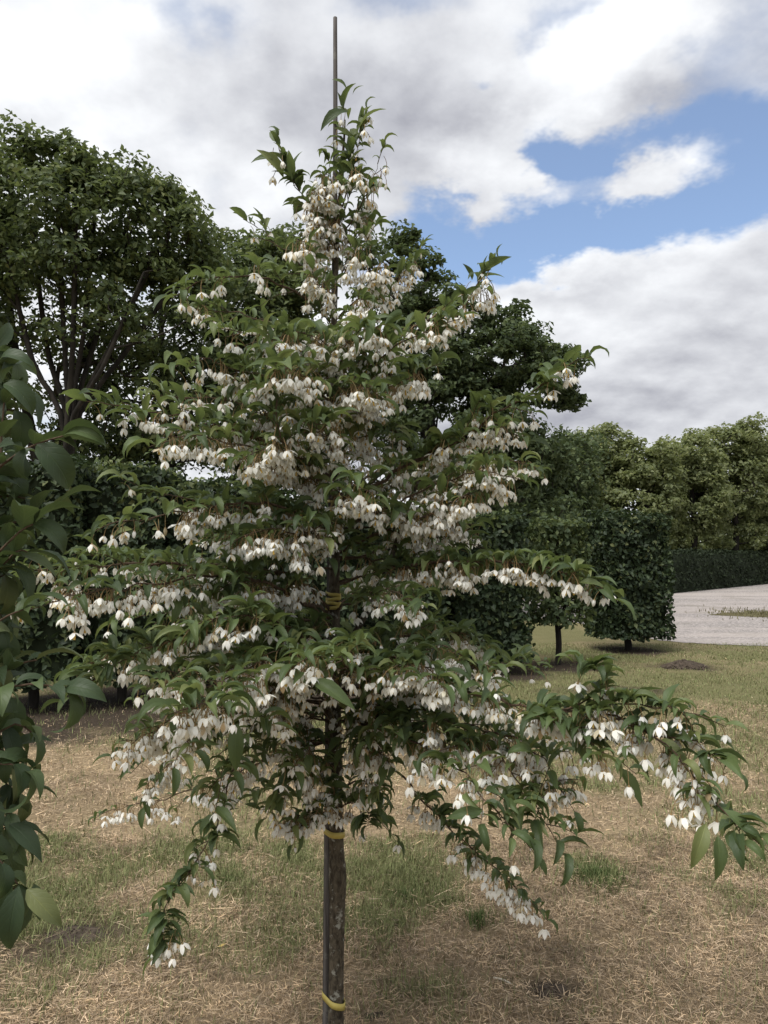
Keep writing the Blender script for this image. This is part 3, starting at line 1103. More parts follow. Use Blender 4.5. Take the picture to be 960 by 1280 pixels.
Bq([(418, 615, 0), (360, 578, -.25), (300, 556, -.35), (240, 545, -.45), (215, 550, -.48)], .8, 2.2, .1, .005)
Bq([(418, 600, 0), (380, 570, -.3), (345, 560, -.45), (320, 565, -.5)], .6, 2.2, .1, .004)
Bq([(418, 685, 0), (380, 645, -.2), (320, 628, -.35), (250, 636, -.45), (190, 648, -.55), (148, 652, -.6)], 1.2, 2.1, .1, .006)
Bq([(418, 690, 0), (370, 650, -.05), (310, 635, -.1), (240, 625, -.15), (180, 610, -.2)], 1.2, 1.0, .2, .005)
Bq([(418, 700, 0), (390, 670, -.25), (350, 662, -.4), (310, 668, -.45)], .6, 2.0, .1, .004)
Bq([(415, 765, 0), (370, 724, -.1), (300, 704, -.2), (252, 704, -.24)], .25, 1.1, .2, .006)
Bq([(300, 704, -.2), (220, 705, -.25), (130, 706, -.3), (60, 712, -.35), (15, 728, -.4)], 1.3, 1.9, .02, .005)
Bq([(415, 775, 0), (330, 728, -.3), (240, 722, -.45), (140, 738, -.55), (60, 752, -.6), (25, 765, -.62)], 1.1, 1.9, .2, .006)
Bq([(415, 765, 0), (340, 735, .2), (250, 712, .35), (160, 695, .4), (110, 690, .42)], 1.4, .8, .2, .006)
Bq([(415, 780, 0), (350, 770, .1), (260, 765, .2), (170, 770, .2)], 1.6, .6, .15, .006)
# --- lower tiers: broad leafy shelf
Bq([(412, 850, 0), (350, 800, -.15), (280, 790, -.3), (210, 800, -.45), (150, 828, -.5), (105, 855, -.52)], 1.73, 1.12, .15, .006)
Bq([(412, 850, 0), (350, 812, .1), (270, 800, .15), (180, 815, .2), (110, 830, .2)], 1.84, 0.84, .15, .006)
Bq([(412, 840, 0), (370, 790, -.3), (310, 770, -.5), (260, 775, -.6)], 1.73, 0.98, .15, .005)
Bq([(412, 860, 0), (345, 826, -.35), (295, 845, -.65), (255, 878, -.85), (235, 885, -.9)], 0.97, 1.82, .2, .005, lsize=.095)
Bq([(412, 880, 0), (350, 860, -.3), (330, 880, -.5), (322, 895, -.55)], 0.54, 1.82, .3, .004)
Bq([(412, 890, 0), (340, 872, -.1), (270, 872, -.2), (205, 905, -.25), (165, 930, -.25)], 0.97, 2.52, .15, .006)
Bq([(412, 895, 0), (340, 885, .1), (270, 900, .15), (220, 945, .15), (190, 985, .15)], 0.86, 2.10, .15, .005)
Bq([(412, 925, 0), (350, 940, .2), (280, 975, .35), (200, 1000, .45), (140, 1012, .5)], 0.27, 2.66, .35, .005, lsize=.07)
Bq([(412, 925, 0), (350, 948, -.1), (298, 958, -.2), (280, 1000, -.25), (262, 1050, -.3), (236, 1092, -.35), (206, 1132, -.38), (200, 1160, -.4)], 1.40, 0.63, .45, .0045, (.03, .07), .5, .08)
Bq([(412, 890, 0), (330, 885, -.25), (290, 930, -.4), (275, 985, -.45)], 1.19, 0.84, .3, .004)
Bq([(412, 960, 0), (380, 955, -.15), (355, 978, -.2), (345, 995, -.22)], 1.19, 1.96, .2, .004, (.03, .08))
Bq([(415, 1000, 0), (395, 1006, -.1), (370, 1020, -.12), (352, 1015, -.13)], 0.76, 2.10, .2, .003, (.03, .07), lsize=.075)
Bq([(415, 985, 0), (398, 975, -.15), (390, 960, -.22)], 1.08, 1.26, .2, .003, (.03, .07), lsize=.08)
for k in range(26):
    y0 = 440 + k * 17
    sd_ = 1 if k % 2 else -1
    reach = rg.uniform(50, 120 + (y0 - 440) * .35)
    dd = rg.uniform(-.55, .1)
    lift = rg.uniform(-10, 50) if y0 < 780 else rg.uniform(-40, 15)
    Bq([(418, y0, 0), (418 + sd_ * reach * .5, y0 - lift * .8, dd * .5), (418 + sd_ * reach, y0 - lift + rg.uniform(0, 25), dd)], 1.0, 1.0, .25, .004, droop=.5, lsize=.082)
for (x0, y0, xm, ym, x1, y1, dd) in ((414, 905, 385, 895, 350, 925, -.2), (414, 930, 390, 925, 372, 950, -.3), (424, 925, 450, 915, 480, 945, -.25), (424, 945, 455, 945, 470, 985, -.2), (424, 905, 460, 880, 510, 905, -.3),
                                     (414, 960, 370, 955, 330, 985, .1), (424, 985, 445, 975, 470, 1000, .05), (414, 1010, 392, 1000, 378, 1030, -.1), (412, 900, 360, 900, 300, 940, .15), (424, 890, 480, 900, 540, 950, .1),
                                     (412, 880, 300, 870, 230, 930, -.5), (412, 880, 290, 880, 180, 950, .1)):
    Bq([(x0, y0, 0), (xm, ym, dd * .5), (x1, y1, dd)], 1.0, 1.3, .2, .004, (.04, .1), .5, .08)
put_flowers(np.array(P(204, 1162, TRUNK_D - .4)), 9, .022)
# --- lower tiers, other side: long arching sprays
Bq([(440, 795, 0), (520, 796, -.2), (570, 815, -.35), (604, 830, -.4)], 1.30, 1.96, .15, .005)
Bq([(430, 820, 0), (480, 800, .15), (550, 790, .25), (600, 800, .3)], 1.62, 1.26, .15, .005)
Bq([(428, 850, 0), (480, 822, -.3), (520, 828, -.45), (560, 850, -.5)], 1.40, 2.10, .15, .005)
Bq([(425, 865, 0), (500, 850, -.25), (580, 862, -.4), (660, 884, -.55), (740, 890, -.65), (800, 908, -.75), (858, 958, -.85), (905, 1012, -.92), (925, 1034, -.94)],
   1.19, 1.26, .15, .0065, (.05, .14), .4, .085)
Bq([(700, 888, -.6), (735, 872, -.65), (755, 850, -.68), (742, 835, -.7)], 1.40, 0.42, .2, .003, (.03, .07), .1, .08)
Bq([(720, 890, -.63), (780, 880, -.72), (835, 885, -.78), (868, 892, -.8)], 1.40, 0.98, .1, .003, (.03, .09), .4, .085)
Bq([(770, 898, -.7), (820, 920, -.76), (860, 925, -.8), (885, 940, -.82)], 1.30, 0.84, .1, .003, (.03, .08), .4, .085)
Bq([(660, 884, -.55), (700, 905, -.65), (740, 930, -.72), (765, 945, -.76)], 1.19, 1.82, .1, .003, (.03, .08), .4, .085)
Bq([(425, 885, 0), (500, 882, -.15), (570, 905, -.3), (630, 955, -.45), (668, 1005, -.5), (686, 1035, -.55)], 1.19, 1.82, .15, .0055, droop=.45)
Bq([(570, 905, -.3), (630, 920, -.4), (680, 950, -.48), (700, 985, -.52)], 1.08, 1.96, .1, .004, droop=.45)
Bq([(425, 875, 0), (500, 868, .1), (580, 880, .2), (660, 905, .25), (720, 930, .3)], 1.30, 1.68, .15, .005)
Bq([(425, 900, 0), (490, 915, -.3), (560, 950, -.5), (610, 1000, -.62), (645, 1040, -.66)], 0.97, 1.68, .3, .005, droop=.5)
Bq([(428, 965, 0), (465, 954, -.05), (496, 962, -.1), (530, 1002, -.15), (582, 1052, -.2), (640, 1106, -.25), (662, 1126, -.27)], 1.62, 1.12, .42, .0045, (.025, .06), .3, .075, .034)
Bq([(428, 920, 0), (470, 900, -.2), (520, 900, -.35), (560, 915, -.4)], 1.19, 1.82, .2, .004)
Bq([(425, 1010, 0), (440, 1004, -.1), (462, 1018, -.13), (476, 1028, -.15)], 1.40, 0.98, .2, .003, (.03, .07), .3, .08)
Bq([(425, 880, 0), (455, 900, -.15), (470, 930, -.2)], 0.76, 1.40, .3, .003)
# --- towards and away from the viewer
Bq([(418, 850, 0), (402, 832, -.4), (385, 822, -.65)], 1.2, 1.6, .3, .005)
Bq([(418, 860, 0), (430, 835, -.4), (425, 822, -.65)], 1.2, .6, .4, .004)
Bq([(418, 835, 0), (432, 815, -.25), (436, 802, -.45)], 1.2, 1.3, .3, .004)
Bq([(418, 690, 0), (400, 668, -.25), (385, 655, -.45)], .7, 1.8, .2, .004)
Bq([(418, 640, 0), (435, 615, -.3), (440, 600, -.55)], .8, 1.7, .2, .004)
Bq([(418, 570, 0), (405, 545, -.3), (395, 530, -.5)], 1.0, 1.4, .3, .004)
Bq([(418, 520, 0), (440, 490, -.3), (455, 480, -.45)], .8, 1.8, .3, .004)
Bq([(418, 460, 0), (405, 430, -.25), (395, 415, -.4)], .9, 1.3, .3, .004)
Bq([(418, 450, 0), (445, 420, -.3), (455, 405, -.4)], 1.2, 1.2, .3, .004)
for k in range(11):
    y0 = 480 + k * 36
    x1 = 418 + rg.uniform(-1, 1) * (60 + (y0 - 400) * .45)
    dd = rg.uniform(.3, .45) + (y0 - 480) * .0008
    lift = rg.uniform(20, 60) * (1 if y0 < 820 else .2)
    Bq([(418, y0, 0), ((418 * .5 + x1 * .5), y0 - lift * .8, dd * .5), (x1, y0 - lift, dd)], 1.1, .45, .2, .005)

for (x, y, x2, y2, dd) in ((882, 1030, 864, 1086, -.93), (897, 1045, 895, 1102, -.94), (905, 1012, 944, 1062, -.95), (890, 1008, 930, 1030, -.9), (776, 960, 796, 1010, -.74), (915, 1040, 930, 1066, -.9),
                          (446, 168, 480, 133, -.06), (436, 140, 400, 160, -.06), (440, 178, 418, 158, -.05), (433, 112, 416, 98, -.03), (441, 118, 454, 106, -.05),
                          (596, 352, 630, 344, -.3), (590, 350, 578, 330, -.28), (606, 338, 612, 320, -.3), (352, 205, 314, 200, -.06), (354, 222, 322, 190, -.06), (368, 220, 376, 188, -.06),
                          (700, 463, 722, 466, -.38), (725, 728, 758, 735, -.46), (392, 850, 438, 892, -.7), (297, 905, 294, 965, -.8)):
    a_, b_ = np.array(P(x, y, TRUNK_D + dd)), np.array(P(x2, y2, TRUNK_D + dd - .02))
    v_ = 3 if rg.random() < .5 else 9
    LEAVES.append((v_, frame(b_ - a_, np.array([rg.normal(0, .3), -.75, .7])) * np.linalg.norm(b_ - a_) * 1.08, a_))


def clear_ties(insts, off):
    c = np.stack([q[2] for q in insts]) + np.array([0, 0, off])
    x, y, f = project(c)
    hide = (f < TRUNK_D + .02) & (((abs(x - 419) < 24) & (y > 700) & (y < 772)) | ((abs(x - 419) < 18) & (y > 834) & (y < 858)) | ((abs(x - 419) < 26) & (y > 1028) & (y < 1052)))
    return [q for q, h_ in zip(insts, hide) if not h_]


LEAVES, FLOWERS = clear_ties(LEAVES, .01), clear_ties(FLOWERS, -.03)
tw = link('twigs', TW.mesh('twigs', M['twig']), TREE)
tw['kind'] = 'stuff'


def biggest(insts, centre_off, size_of, n):
    """the n pieces that show largest and are not behind others, within the picture"""
    pos = np.stack([i[2] for i in insts])
    A = np.stack([i[1] for i in insts])
    c = pos + np.einsum('nij,j->ni', A, np.array(centre_off))
    x, y, f = project(c)
    sc = np.linalg.norm(A[:, :, 0], axis=1) / f
    return c, x, y, f, sc


lc = biggest(LEAVES, (.45, 0, .1), None, 0)
fc = biggest(FLOWERS, (0, 0, -.035), None, 0)
cell = 7
zb = {}
for (c, x, y, f, s) in (lc, fc):
    for a, b2, d in zip((x / cell).astype(int), (y / cell).astype(int), f):
        k = (a, b2)
        if d < zb.get(k, 99):
            zb[k] = d


def pick(dat, n):
    c, x, y, f, s = dat
    score = s.copy()
    for i in range(len(s)):
        if not (4 < x[i] < 956 and 4 < y[i] < 1276):
            score[i] = 0
            continue
        hid = sum(1 for ox in (-1, 0, 1) for oy in (-1, 0, 1)
                  if zb.get((int(x[i] / cell) + ox, int(y[i] / cell) + oy), 99) < f[i] - .03)
        score[i] *= 1 - .1 * hid
    return set(np.argsort(-score)[:n].tolist())


def scatter_parts(insts, picked, tmeshes, name, parent):
    for i in picked:
        v, A, p = insts[i]
        o = link(name, tmeshes[v], parent)
        mtx = np.eye(4)
        mtx[:3, :3] = A
        mtx[:3, 3] = p
        o.matrix_parent_inverse = Matrix.Identity(4)
        o.matrix_basis = Matrix.Translation(-parent.location) @ Matrix(mtx.tolist())


LEAF_ME = [mesh_np('leaf', v, f, M['leaf'], uv=u) for v, f, u in LEAF_T]
FMATS = [M['petal'], M['calyx'], M['stamen']]
FLOW_ME = [mesh_np('flower', v, f, FMATS, fmat=fm) for v, f, fm in FLOW_T]
pl_, pf_ = pick(lc, 300), pick(fc, 300)
scatter_parts(LEAVES, pl_, LEAF_ME, 'leaf', TREE)
scatter_parts(FLOWERS, pf_, FLOW_ME, 'flower', TREE)
V, F, E = join_instances(LEAF_T, [l for i, l in enumerate(LEAVES) if i not in pl_])
link('foliage', mesh_np('foliage', V, F, M['leaf'], uv=E), TREE, kind='stuff')
V, F, E = join_instances(FLOW_T, [l for i, l in enumerate(FLOWERS) if i not in pf_], False)
link('blossom', mesh_np('blossom', V, F, FMATS, fmat=E), TREE, kind='stuff')
print('tree leaves', len(LEAVES), 'flowers', len(FLOWERS))

# stake and ties
sk = spline([P(408, 1306, TRUNK_D + .012), P(410, 1040, TRUNK_D + .014), P(412, 800, TRUNK_D + .02), P(416, 500, TRUNK_D + .022), P(419, 200, TRUNK_D + .02), P(419, 22, TRUNK_D + .018)], .06)
sk[0][2] = -.05
tb = Tubes()
tb.add(sk, np.interp(sk[:, 2], [0, 1.2, 2.2, 3.35], [.0135, .0125, .0095, .0070]), 10, .012)
link('stake', tb.mesh('stake', M['stake']), None, 'tall thin grey stake rising above the tree top behind its trunk', 'stake')


def tie(y, label, tilt=0.0, h=.010, loops=1, gap=.0):
    root = None
    V, F = [], []
    n = 28
    for lp in range(loops):
        yy = y + lp * gap
        zc = P(419, yy, TRUNK_D).z
        kt = np.array([np.interp(zc, tp[:, 2], tp[:, k]) for k in (0, 1)])
        ks = np.array([np.interp(zc, sk[:, 2], sk[:, k]) for k in (0, 1)])
        rt, rs = float(np.interp(zc, tp[:, 2], trad)) * 1.06 + .0015, float(np.interp(zc, sk[:, 2], [.0135] * len(sk))) * 0.98
        # convex outline round the two stems
        th = np.linspace(0, 2 * math.pi, 180, endpoint=False)
        cloud = np.concatenate([kt + rt * np.stack([np.cos(th), np.sin(th)], 1), ks + rs * np.stack([np.cos(th), np.sin(th)], 1)])
        ring = []
        for k in range(n):
            a = 2 * math.pi * k / n
            dvec = np.array([math.cos(a), math.sin(a)])
            ring.append(cloud[np.argmax(cloud @ dvec)])
        ring = np.array(ring)
        i0 = len(V)
        tl = tilt * (1 if lp % 2 == 0 else -1.3)
        for k in range(n):
            xo = ring[k][0] - kt[0]
            zz = zc - tl * xo + .0006 * math.sin(k * .9 + lp)
            out_ = (ring[k] - (kt + ks) / 2)
            out_ = out_ / np.linalg.norm(out_)
            for (ro, zo) in ((0, -h / 2), (0, h / 2), (.0018, h / 2), (.0018, -h / 2)):
                V.append([ring[k][0] + out_[0] * ro, ring[k][1] + out_[1] * ro, zz + zo])
        for k in range(n):
            a, b2 = i0 + k * 4, i0 + ((k + 1) % n) * 4
            for j in range(4):
                F.append((a + j, b2 + j, b2 + (j + 1) % 4, a + (j + 1) % 4))
    link('tree_tie', mesh_np('tree_tie', np.array(V), np.array(F), M['tie'], smooth=False), None, label, 'tree tie', 'yellow ties holding the trunk to its stake')


tie(1252, 'yellow tie round trunk and stake, lowest one, just above the grass', .35, .021)
tie(1041, 'yellow tie round the trunk at the top of its bare part', .1, .019)
tie(847, 'narrow yellow tie on trunk where the lower branches spread', .05, .010)
tie(743, 'broad yellow tie wound several times round trunk amid the leaves', .10, .011, 4, 5.4)
tie(628, 'yellow tie on trunk half hidden among middle flower sprays', .2, .008)
tie(500, 'yellow tie high on trunk beside the upper flower clusters', .5, .008)

# ------------------------------------------------------------------ shrub reaching in from the side
SHRUB_D = 1.1
SB = Vector((-.86, 1.22, 0))
SHRUB = empty('broad_leaved_shrub', SB, 'dark green shrub of large glossy leaves beside the flowering tree', 'shrub')
tb = Tubes()
stem = spline([SB + Vector((0, 0, -.03)), SB + Vector((.05, -.03, .6)), SB + Vector((.12, -.06, 1.2)), SB + Vector((.18, -.08, 1.75)), SB + Vector((.24, -.08, 2.1))], .05)
tb.add(stem, np.linspace(.018, .005, len(stem)), 8, .03)
link('stem', tb.mesh('stem', M['bark']), SHRUB)
SL = []


def shrub_branch(ctrl, leaf=1.0, size=.088, start=.1, step=.027, hang=0.0):
    p0 = P(*ctrl[0])
    j = int(np.argmin(np.linalg.norm(stem - np.array(p0) + np.array([0, 0, .12]), axis=1)))
    pts = spline([stem[j]] + [P(c[0] - 16, c[1], c[2]) for c in ctrl], .025)
    L = np.concatenate([[0], np.cumsum(np.linalg.norm(np.diff(pts, axis=0), axis=1))])
    tb = Tubes(); tb.add(pts, .0038 * (1 - .7 * L / L[-1]), 6)
    link('branch', tb.mesh('branch', M['twig']), SHRUB)
    s = L[-1] * start
    side = 1
    while s <= L[-1]:
        i = max(0, min(int(np.searchsorted(L, s)) - 1, len(pts) - 2))
        p = pts[i] + (pts[i + 1] - pts[i]) * (s - L[i]) / (L[i + 1] - L[i])
        t = pts[i + 1] - pts[i]
        t /= np.linalg.norm(t)
        sv = np.cross(t, UP)
        sv = sv / np.linalg.norm(sv) if np.linalg.norm(sv) > .3 else np.array([.8, -.6, 0])
        for _ in range(1 + (rg.random() < .45 * leaf)):
            side = -side
            an = rg.uniform(.5, 1.2)
            d = t * math.cos(an) + sv * side * math.sin(an) + UP * (rg.uniform(-.1, .35) - hang)
            u = UP + rg.normal(0, .3, 3)
            SL.append((int(rg.integers(12)), frame(d, u) * size * rg.uniform(.5, 1.08), p))
        s += step * rg.uniform(.7, 1.4)
    SL.append((int(rg.integers(12)), frame(pts[-1] - pts[-2] - UP * hang * .5, UP) * size, pts[-1]))


D = SHRUB_D
shrub_branch([(-40, 560, D), (-5, 500, D), (12, 450, D - .02), (0, 415, D)], 1, 0.059)
shrub_branch([(-40, 660, D), (10, 600, D), (18, 540, D), (22, 490, D)], 1, 0.071)
shrub_branch([(-40, 640, D), (20, 580, D - .03), (60, 556, D - .05), (95, 545, D - .06)], .8, 0.080)
shrub_branch([(-40, 700, D), (30, 655, D + .03), (65, 640, D + .04), (88, 632, D + .05)], .8, 0.071)
shrub_branch([(-50, 760, D), (5, 700, D - .04), (40, 665, D - .05), (58, 655, D - .05)], 1, 0.076)
shrub_branch([(-60, 800, D), (0, 730, D), (35, 690, D), (50, 690, D)], 1, 0.080)
shrub_branch([(-60, 830, D), (-5, 790, D - .05), (25, 770, D - .05), (45, 762, D - .05)], 1, 0.071)
shrub_branch([(-60, 900, D), (5, 850, D), (40, 830, D), (62, 825, D)], 1.2, 0.076)
shrub_branch([(-60, 930, D), (0, 870, D - .05), (55, 855, D - .07), (98, 862, D - .08)], 1, 0.076, hang=.1)
shrub_branch([(-60, 960, D), (0, 925, D), (35, 905, D), (55, 915, D)], 1.2, 0.074, hang=.1)
shrub_branch([(-60, 990, D), (-5, 960, D - .04), (30, 955, D - .04), (50, 965, D - .04)], 1.1, 0.074, hang=.15)
shrub_branch([(-60, 1020, D), (-10, 1000, D), (20, 1010, D), (40, 1030, D)], 1, 0.071, hang=.35)
shrub_branch([(-60, 1050, D), (-10, 1050, D - .05), (15, 1075, D - .05), (38, 1105, D - .05)], .7, 0.080, hang=.7)
shrub_branch([(-60, 1060, D), (-20, 1075, D), (-5, 1100, D), (5, 1120, D)], .9, 0.080, hang=.8)
for k in range(20):
    y0 = 440 + k * 35
    x1 = rg.uniform(8, 48)
    shrub_branch([(-70, y0 + 60, D + .05), (-30, y0 + 25, D + .06), (x1 * .4, y0 + 5, D + .06), (x1, y0 + rg.uniform(-10, 20), D + .05)], 1.2, .074, .25, .024, .1 if y0 < 950 else .45)
for (y0, dd, sz) in ((470, .12, .07), (530, .14, .075), (600, .13, .08), (655, .16, .08), (720, .12, .078), (770, .15, .08), (820, .13, .08), (880, .14, .08), (930, .12, .078), (990, .14, .075), (1040, .12, .078)):
    x1 = rg.uniform(0, 32) if 560 < y0 < 960 else rg.uniform(-15, 12)
    shrub_branch([(-70, y0 + 60, D + dd), (-25, y0 + 20, D + dd), (x1 * .5, y0, D + dd), (x1, y0 + rg.uniform(-10, 15), D + dd)], 1.3, sz, .2, .021, .1 if y0 < 950 else .5)
for (x, y, x2, y2, dd, v_) in ((40, 1108, 28, 1192, -.06, 2), (50, 1112, 90, 1160, -.05, 6), (28, 1030, 72, 1070, -.03, 2), (5, 1085, 15, 1160, -.04, 10), (30, 1045, 45, 1085, 0, 6), (58, 1105, 68, 1150, .02, 2),
                               (62, 556, 118, 602, -.06, 1), (55, 560, 30, 600, -.05, 5), (95, 545, 150, 545, -.06, 0), (58, 655, 110, 672, -.05, 1), (98, 862, 152, 868, -.08, 0), (20, 480, 68, 500, -.02, 1), (15, 450, 58, 448, -.02, 0)):
    a_, b_ = np.array(P(x, y, D + dd)), np.array(P(x2, y2, D + dd - .01))
    a_, b_ = a_ - np.array([.017, 0, 0]), b_ - np.array([.017, 0, 0])
    SL.append((v_, frame(b_ - a_, np.array([rg.normal(.1, .3), -.7, .75])) * np.linalg.norm(b_ - a_) * 1.1, a_))
SL_T = [leaf_template(500 + i, arch=((.6, 1.6), (.5, 2.1), (.4, 1.3), (.6, 2.5))[i % 4], width=(.38, .43, .35)[i % 3], rows=7, fold=.35) for i in range(12)]
SL_ME = [mesh_np('leaf', v, f, M['shrub_leaf'], uv=u) for v, f, u in SL_T]
sc_ = biggest(SL, (.45, 0, .1), None, 0)
zb = {}
for a, b2, d in zip((sc_[1] / cell).astype(int), (sc_[2] / cell).astype(int), sc_[3]):
    zb[(a, b2)] = min(d, zb.get((a, b2), 99))
ps_ = pick(sc_, 300)
scatter_parts(SL, ps_, SL_ME, 'leaf', SHRUB)
rest = [l for i, l in enumerate(SL) if i not in ps_]
if rest:
    V, F, E = join_instances(SL_T, rest)
    link('foliage', mesh_np('foliage', V, F, M['shrub_leaf'], uv=E), SHRUB, kind='stuff')
print('shrub leaves', len(SL))


# ------------------------------------------------------------------ leaf cards for distant crowns (bent, four corners)
def leaf_cloud(pos, nrm, size, rgn, aspect=.62, jit=.6):
    n = len(pos)
    nn = nrm + rgn.normal(0, jit, (n, 3))
    nn /= np.linalg.norm(nn, axis=1)[:, None] + 1e-9
    a = rgn.normal(0, 1, (n, 3))
    a -= nn * np.sum(a * nn, 1)[:, None]
    a /= np.linalg.norm(a, axis=1)[:, None] + 1e-9
    b = np.cross(nn, a)
    s = size * rgn.uniform(.6, 1.3, n)[:, None]
    base = pos - a * s * .5
    tip = pos + a * s * .5 - nn * s * .12
    l = pos + b * s * aspect * .5 - a * s * .05 + nn * s * .10
    r = pos - b * s * aspect * .5 - a * s * .05 + nn * s * .10
    V = np.stack([base, l, tip, r], 1).reshape(-1, 3)
    i = np.arange(n)[:, None] * 4
    F = np.concatenate([i + np.array([[0, 1, 2]]), i + np.array([[0, 2, 3]])])
    uv = np.tile(np.array([[0, .5], [.5, 1], [1, .5], [.5, 0]]), (n, 1))
    return V, F, uv


def grow(base, trunk_pts, attract, rgn):
    """join every attractor to the nearest older node -> nodes, parents, first-fork ids"""
    nodes = [np.array(p) for p in trunk_pts]
    par = [i - 1 for i in range(len(nodes))]
    nt = len(nodes)
    top = nodes[-1]
    order = np.argsort(np.min(np.linalg.norm(attract[:, None] - np.array(nodes)[None], axis=2), axis=1))
    for i in order:
        p = attract[i]
        N = np.array(nodes)
        dv = p - N
        dist = np.linalg.norm(dv, axis=1)
        cost = dist + .35 * np.maximum(0, N[:, 2] - p[2] + .2) * 2
        j = int(np.argmin(cost))
        n = max(1, int(dist[j] / .45))
        prev = j
        for k in range(1, n + 1):
            q = k / n
            pt = N[j] * (1 - q) + p * q + UP * .10 * dist[j] * math.sin(q * 3.14) * -.6 + (rgn.normal(0, .05, 3) if k < n else 0)
            nodes.append(pt)
            par.append(prev)
            prev = len(nodes) - 1
    return np.array(nodes), par, nt


def background_tree(name, label, base, trunk_ctrl, lobes, nattract, leaves_per, lsize, mat, seed, tr=.16, spread=.42, group=None, shell=.55, low_cut=None, soft=.0):
    """trunk_ctrl: list of stem polylines (world); lobes: (centre, radii) of the crown"""
    rgn = np.random.default_rng(seed)
    root = empty(name, base, label, 'tree', group)
    # attractors inside the lobes, more toward their shell
    pts = []
    vol = np.array([r[0] * r[1] * r[2] for _, r in lobes])
    for (c, r), k in zip(lobes, (vol / vol.sum() * nattract).astype(int) + 2):
        d = rgn.normal(0, 1, (k, 3))
        d /= np.linalg.norm(d, axis=1)[:, None]
        q = rgn.uniform(shell, 1, k)[:, None] ** .8
        pts.append(np.array(c) + d * q * np.array(r))
    att = np.concatenate(pts)
    if low_cut is not None:
        att = att[att[:, 2] > low_cut + rgn.normal(0, soft, len(att))]
    # one skeleton for each stem
    stems = [spline(s, .5) for s in trunk_ctrl]
    owner = np.argmin(np.stack([np.min(np.linalg.norm(att[:, None] - s[None], axis=2), axis=1) for s in stems]), axis=0)
    for si, s in enumerate(stems):
        nodes, par, nt = grow(base, s, att[owner == si], rgn)
        n = len(nodes)
        load = np.ones(n) * .5
        for i in range(n - 1, 0, -1):
            if par[i] >= 0:
                load[par[i]] += load[i]
        # node order is parent-first, so this accumulates to the root
        rad = tr * (load / load[0]) ** .48
        rad = np.maximum(rad, .009)
        tb = Tubes()
        tb.add(nodes[:nt], np.maximum(rad[:nt], tr * np.linspace(1, .35, nt)), 9, .04)
        link('trunk', tb.mesh('trunk', M['tree_bark']), root)
        kids = {}
        for i in range(nt, n):
            kids.setdefault(par[i], []).append(i)

        def chain(tb, p, c):
            path = [p, c]
            while True:
                ks = kids.get(path[-1], [])
                if not ks:
                    break
                ks = sorted(ks, key=lambda q: -load[q])
                for o in ks[1:]:
                    stack.append((path[-1], o))
                path.append(ks[0])
            pp = nodes[path]
            rr = rad[path].copy()
            rr[0] = rr[1]
            tb.add(pp, rr, 5)

        small = Tubes()
        for t0 in range(nt):
            for c in kids.get(t0, []):
                tb = Tubes() if load[c] > 5 else small
                stack = [(t0, c)]
                while stack:
                    chain(tb, *stack.pop())
                if tb is not small:
                    link('limb', tb.mesh('limb', M['tree_bark']), root)
        if small.n:
            link('twigs', small.mesh('twigs', M['tree_bark']), root)['kind'] = 'stuff'
    # leaves in clumps at the attractors
    C = att[np.repeat(np.arange(len(att)), leaves_per)]
    scale = rgn.uniform(.6, 1.25, len(att))[np.repeat(np.arange(len(att)), leaves_per)][:, None]
    off = rgn.normal(0, 1, C.shape)
    off /= np.linalg.norm(off, axis=1)[:, None]
    off = off * rgn.random((len(off), 1)) ** .45 * np.array([1, 1, .6]) * spread * 1.75 * scale
    pos = C + off
    cen = np.mean(att, axis=0)
    out_ = pos - cen
    out_ /= np.linalg.norm(out_, axis=1)[:, None]
    nrm = off / spread * .35 + UP * .7 + out_ * .35
    V, F, uv = leaf_cloud(pos, nrm, lsize, rgn)
    link('crown', mesh_np('crown', V, F, mat, uv=uv, smooth=False), root)
    return root


def W(x, y, d):
    return np.array(P(x, y, d))


# many-stemmed tree with a dense flat-bottomed crown
dA = 16.0
gA = lambda x: np.array([(x - 480) / FPX * dA, dA, 0.0])
k16 = dA / FPX
SA = []
for (x1, y1, x2, y2, dd) in ((80, 420, 72, 262, 0), (104, 420, 118, 270, .2), (135, 440, 205, 300, -.3), (58, 430, 38, 270, .5), (118, 430, 158, 280, .5), (92, 400, 95, 255, -.5),
                             (150, 450, 235, 330, .1), (40, 450, 0, 280, -.2), (128, 460, 180, 340, -.7)):
    SA.append([gA(86 + dd * 6) - UP * .1, W(86 + dd * 8, 565, dA + dd * .2), W((86 + x1) / 2, (y1 + 530) / 2, dA + dd * .6), W(x1, y1, dA + dd), W(x2, y2, dA + dd)])
lumps = []
rk = np.random.default_rng(77)
for (x_, y_) in ((-20, 190), (20, 168), (60, 172), (95, 200), (130, 205), (165, 212), (200, 228), (230, 262), (255, 300), (268, 345), (240, 385), (180, 400), (90, 400), (20, 400), (140, 380)):
    lumps.append((W(x_, y_ + 14, dA + rk.uniform(-.8, .6)), (rk.uniform(.35, .6), rk.uniform(.4, .7), rk.uniform(.28, .45))))
background_tree('broadleaf_tree', 'tall many-stemmed tree with dense rounded crown behind the dark shrub', gA(86), SA,
                [(W(40, 268, dA), (2.3, 1.9, 1.45)), (W(150, 278, dA), (1.7, 1.7, 1.2)), (W(205, 310, dA), (1.1, 1.3, 1.05)), (W(-60, 300, dA), (1.9, 1.7, 1.9)),
                 (W(245, 335, dA), (.8, .8, 1.1)), (W(30, 340, dA), (2.0, 1.5, .8)), (W(150, 350, dA), (1.9, 1.5, .8))] + lumps * 3,
                480, 56, .145, M['tree_leaf'], 21, .058, .25, low_cut=W(0, 385, dA)[2], soft=.75, shell=.35)
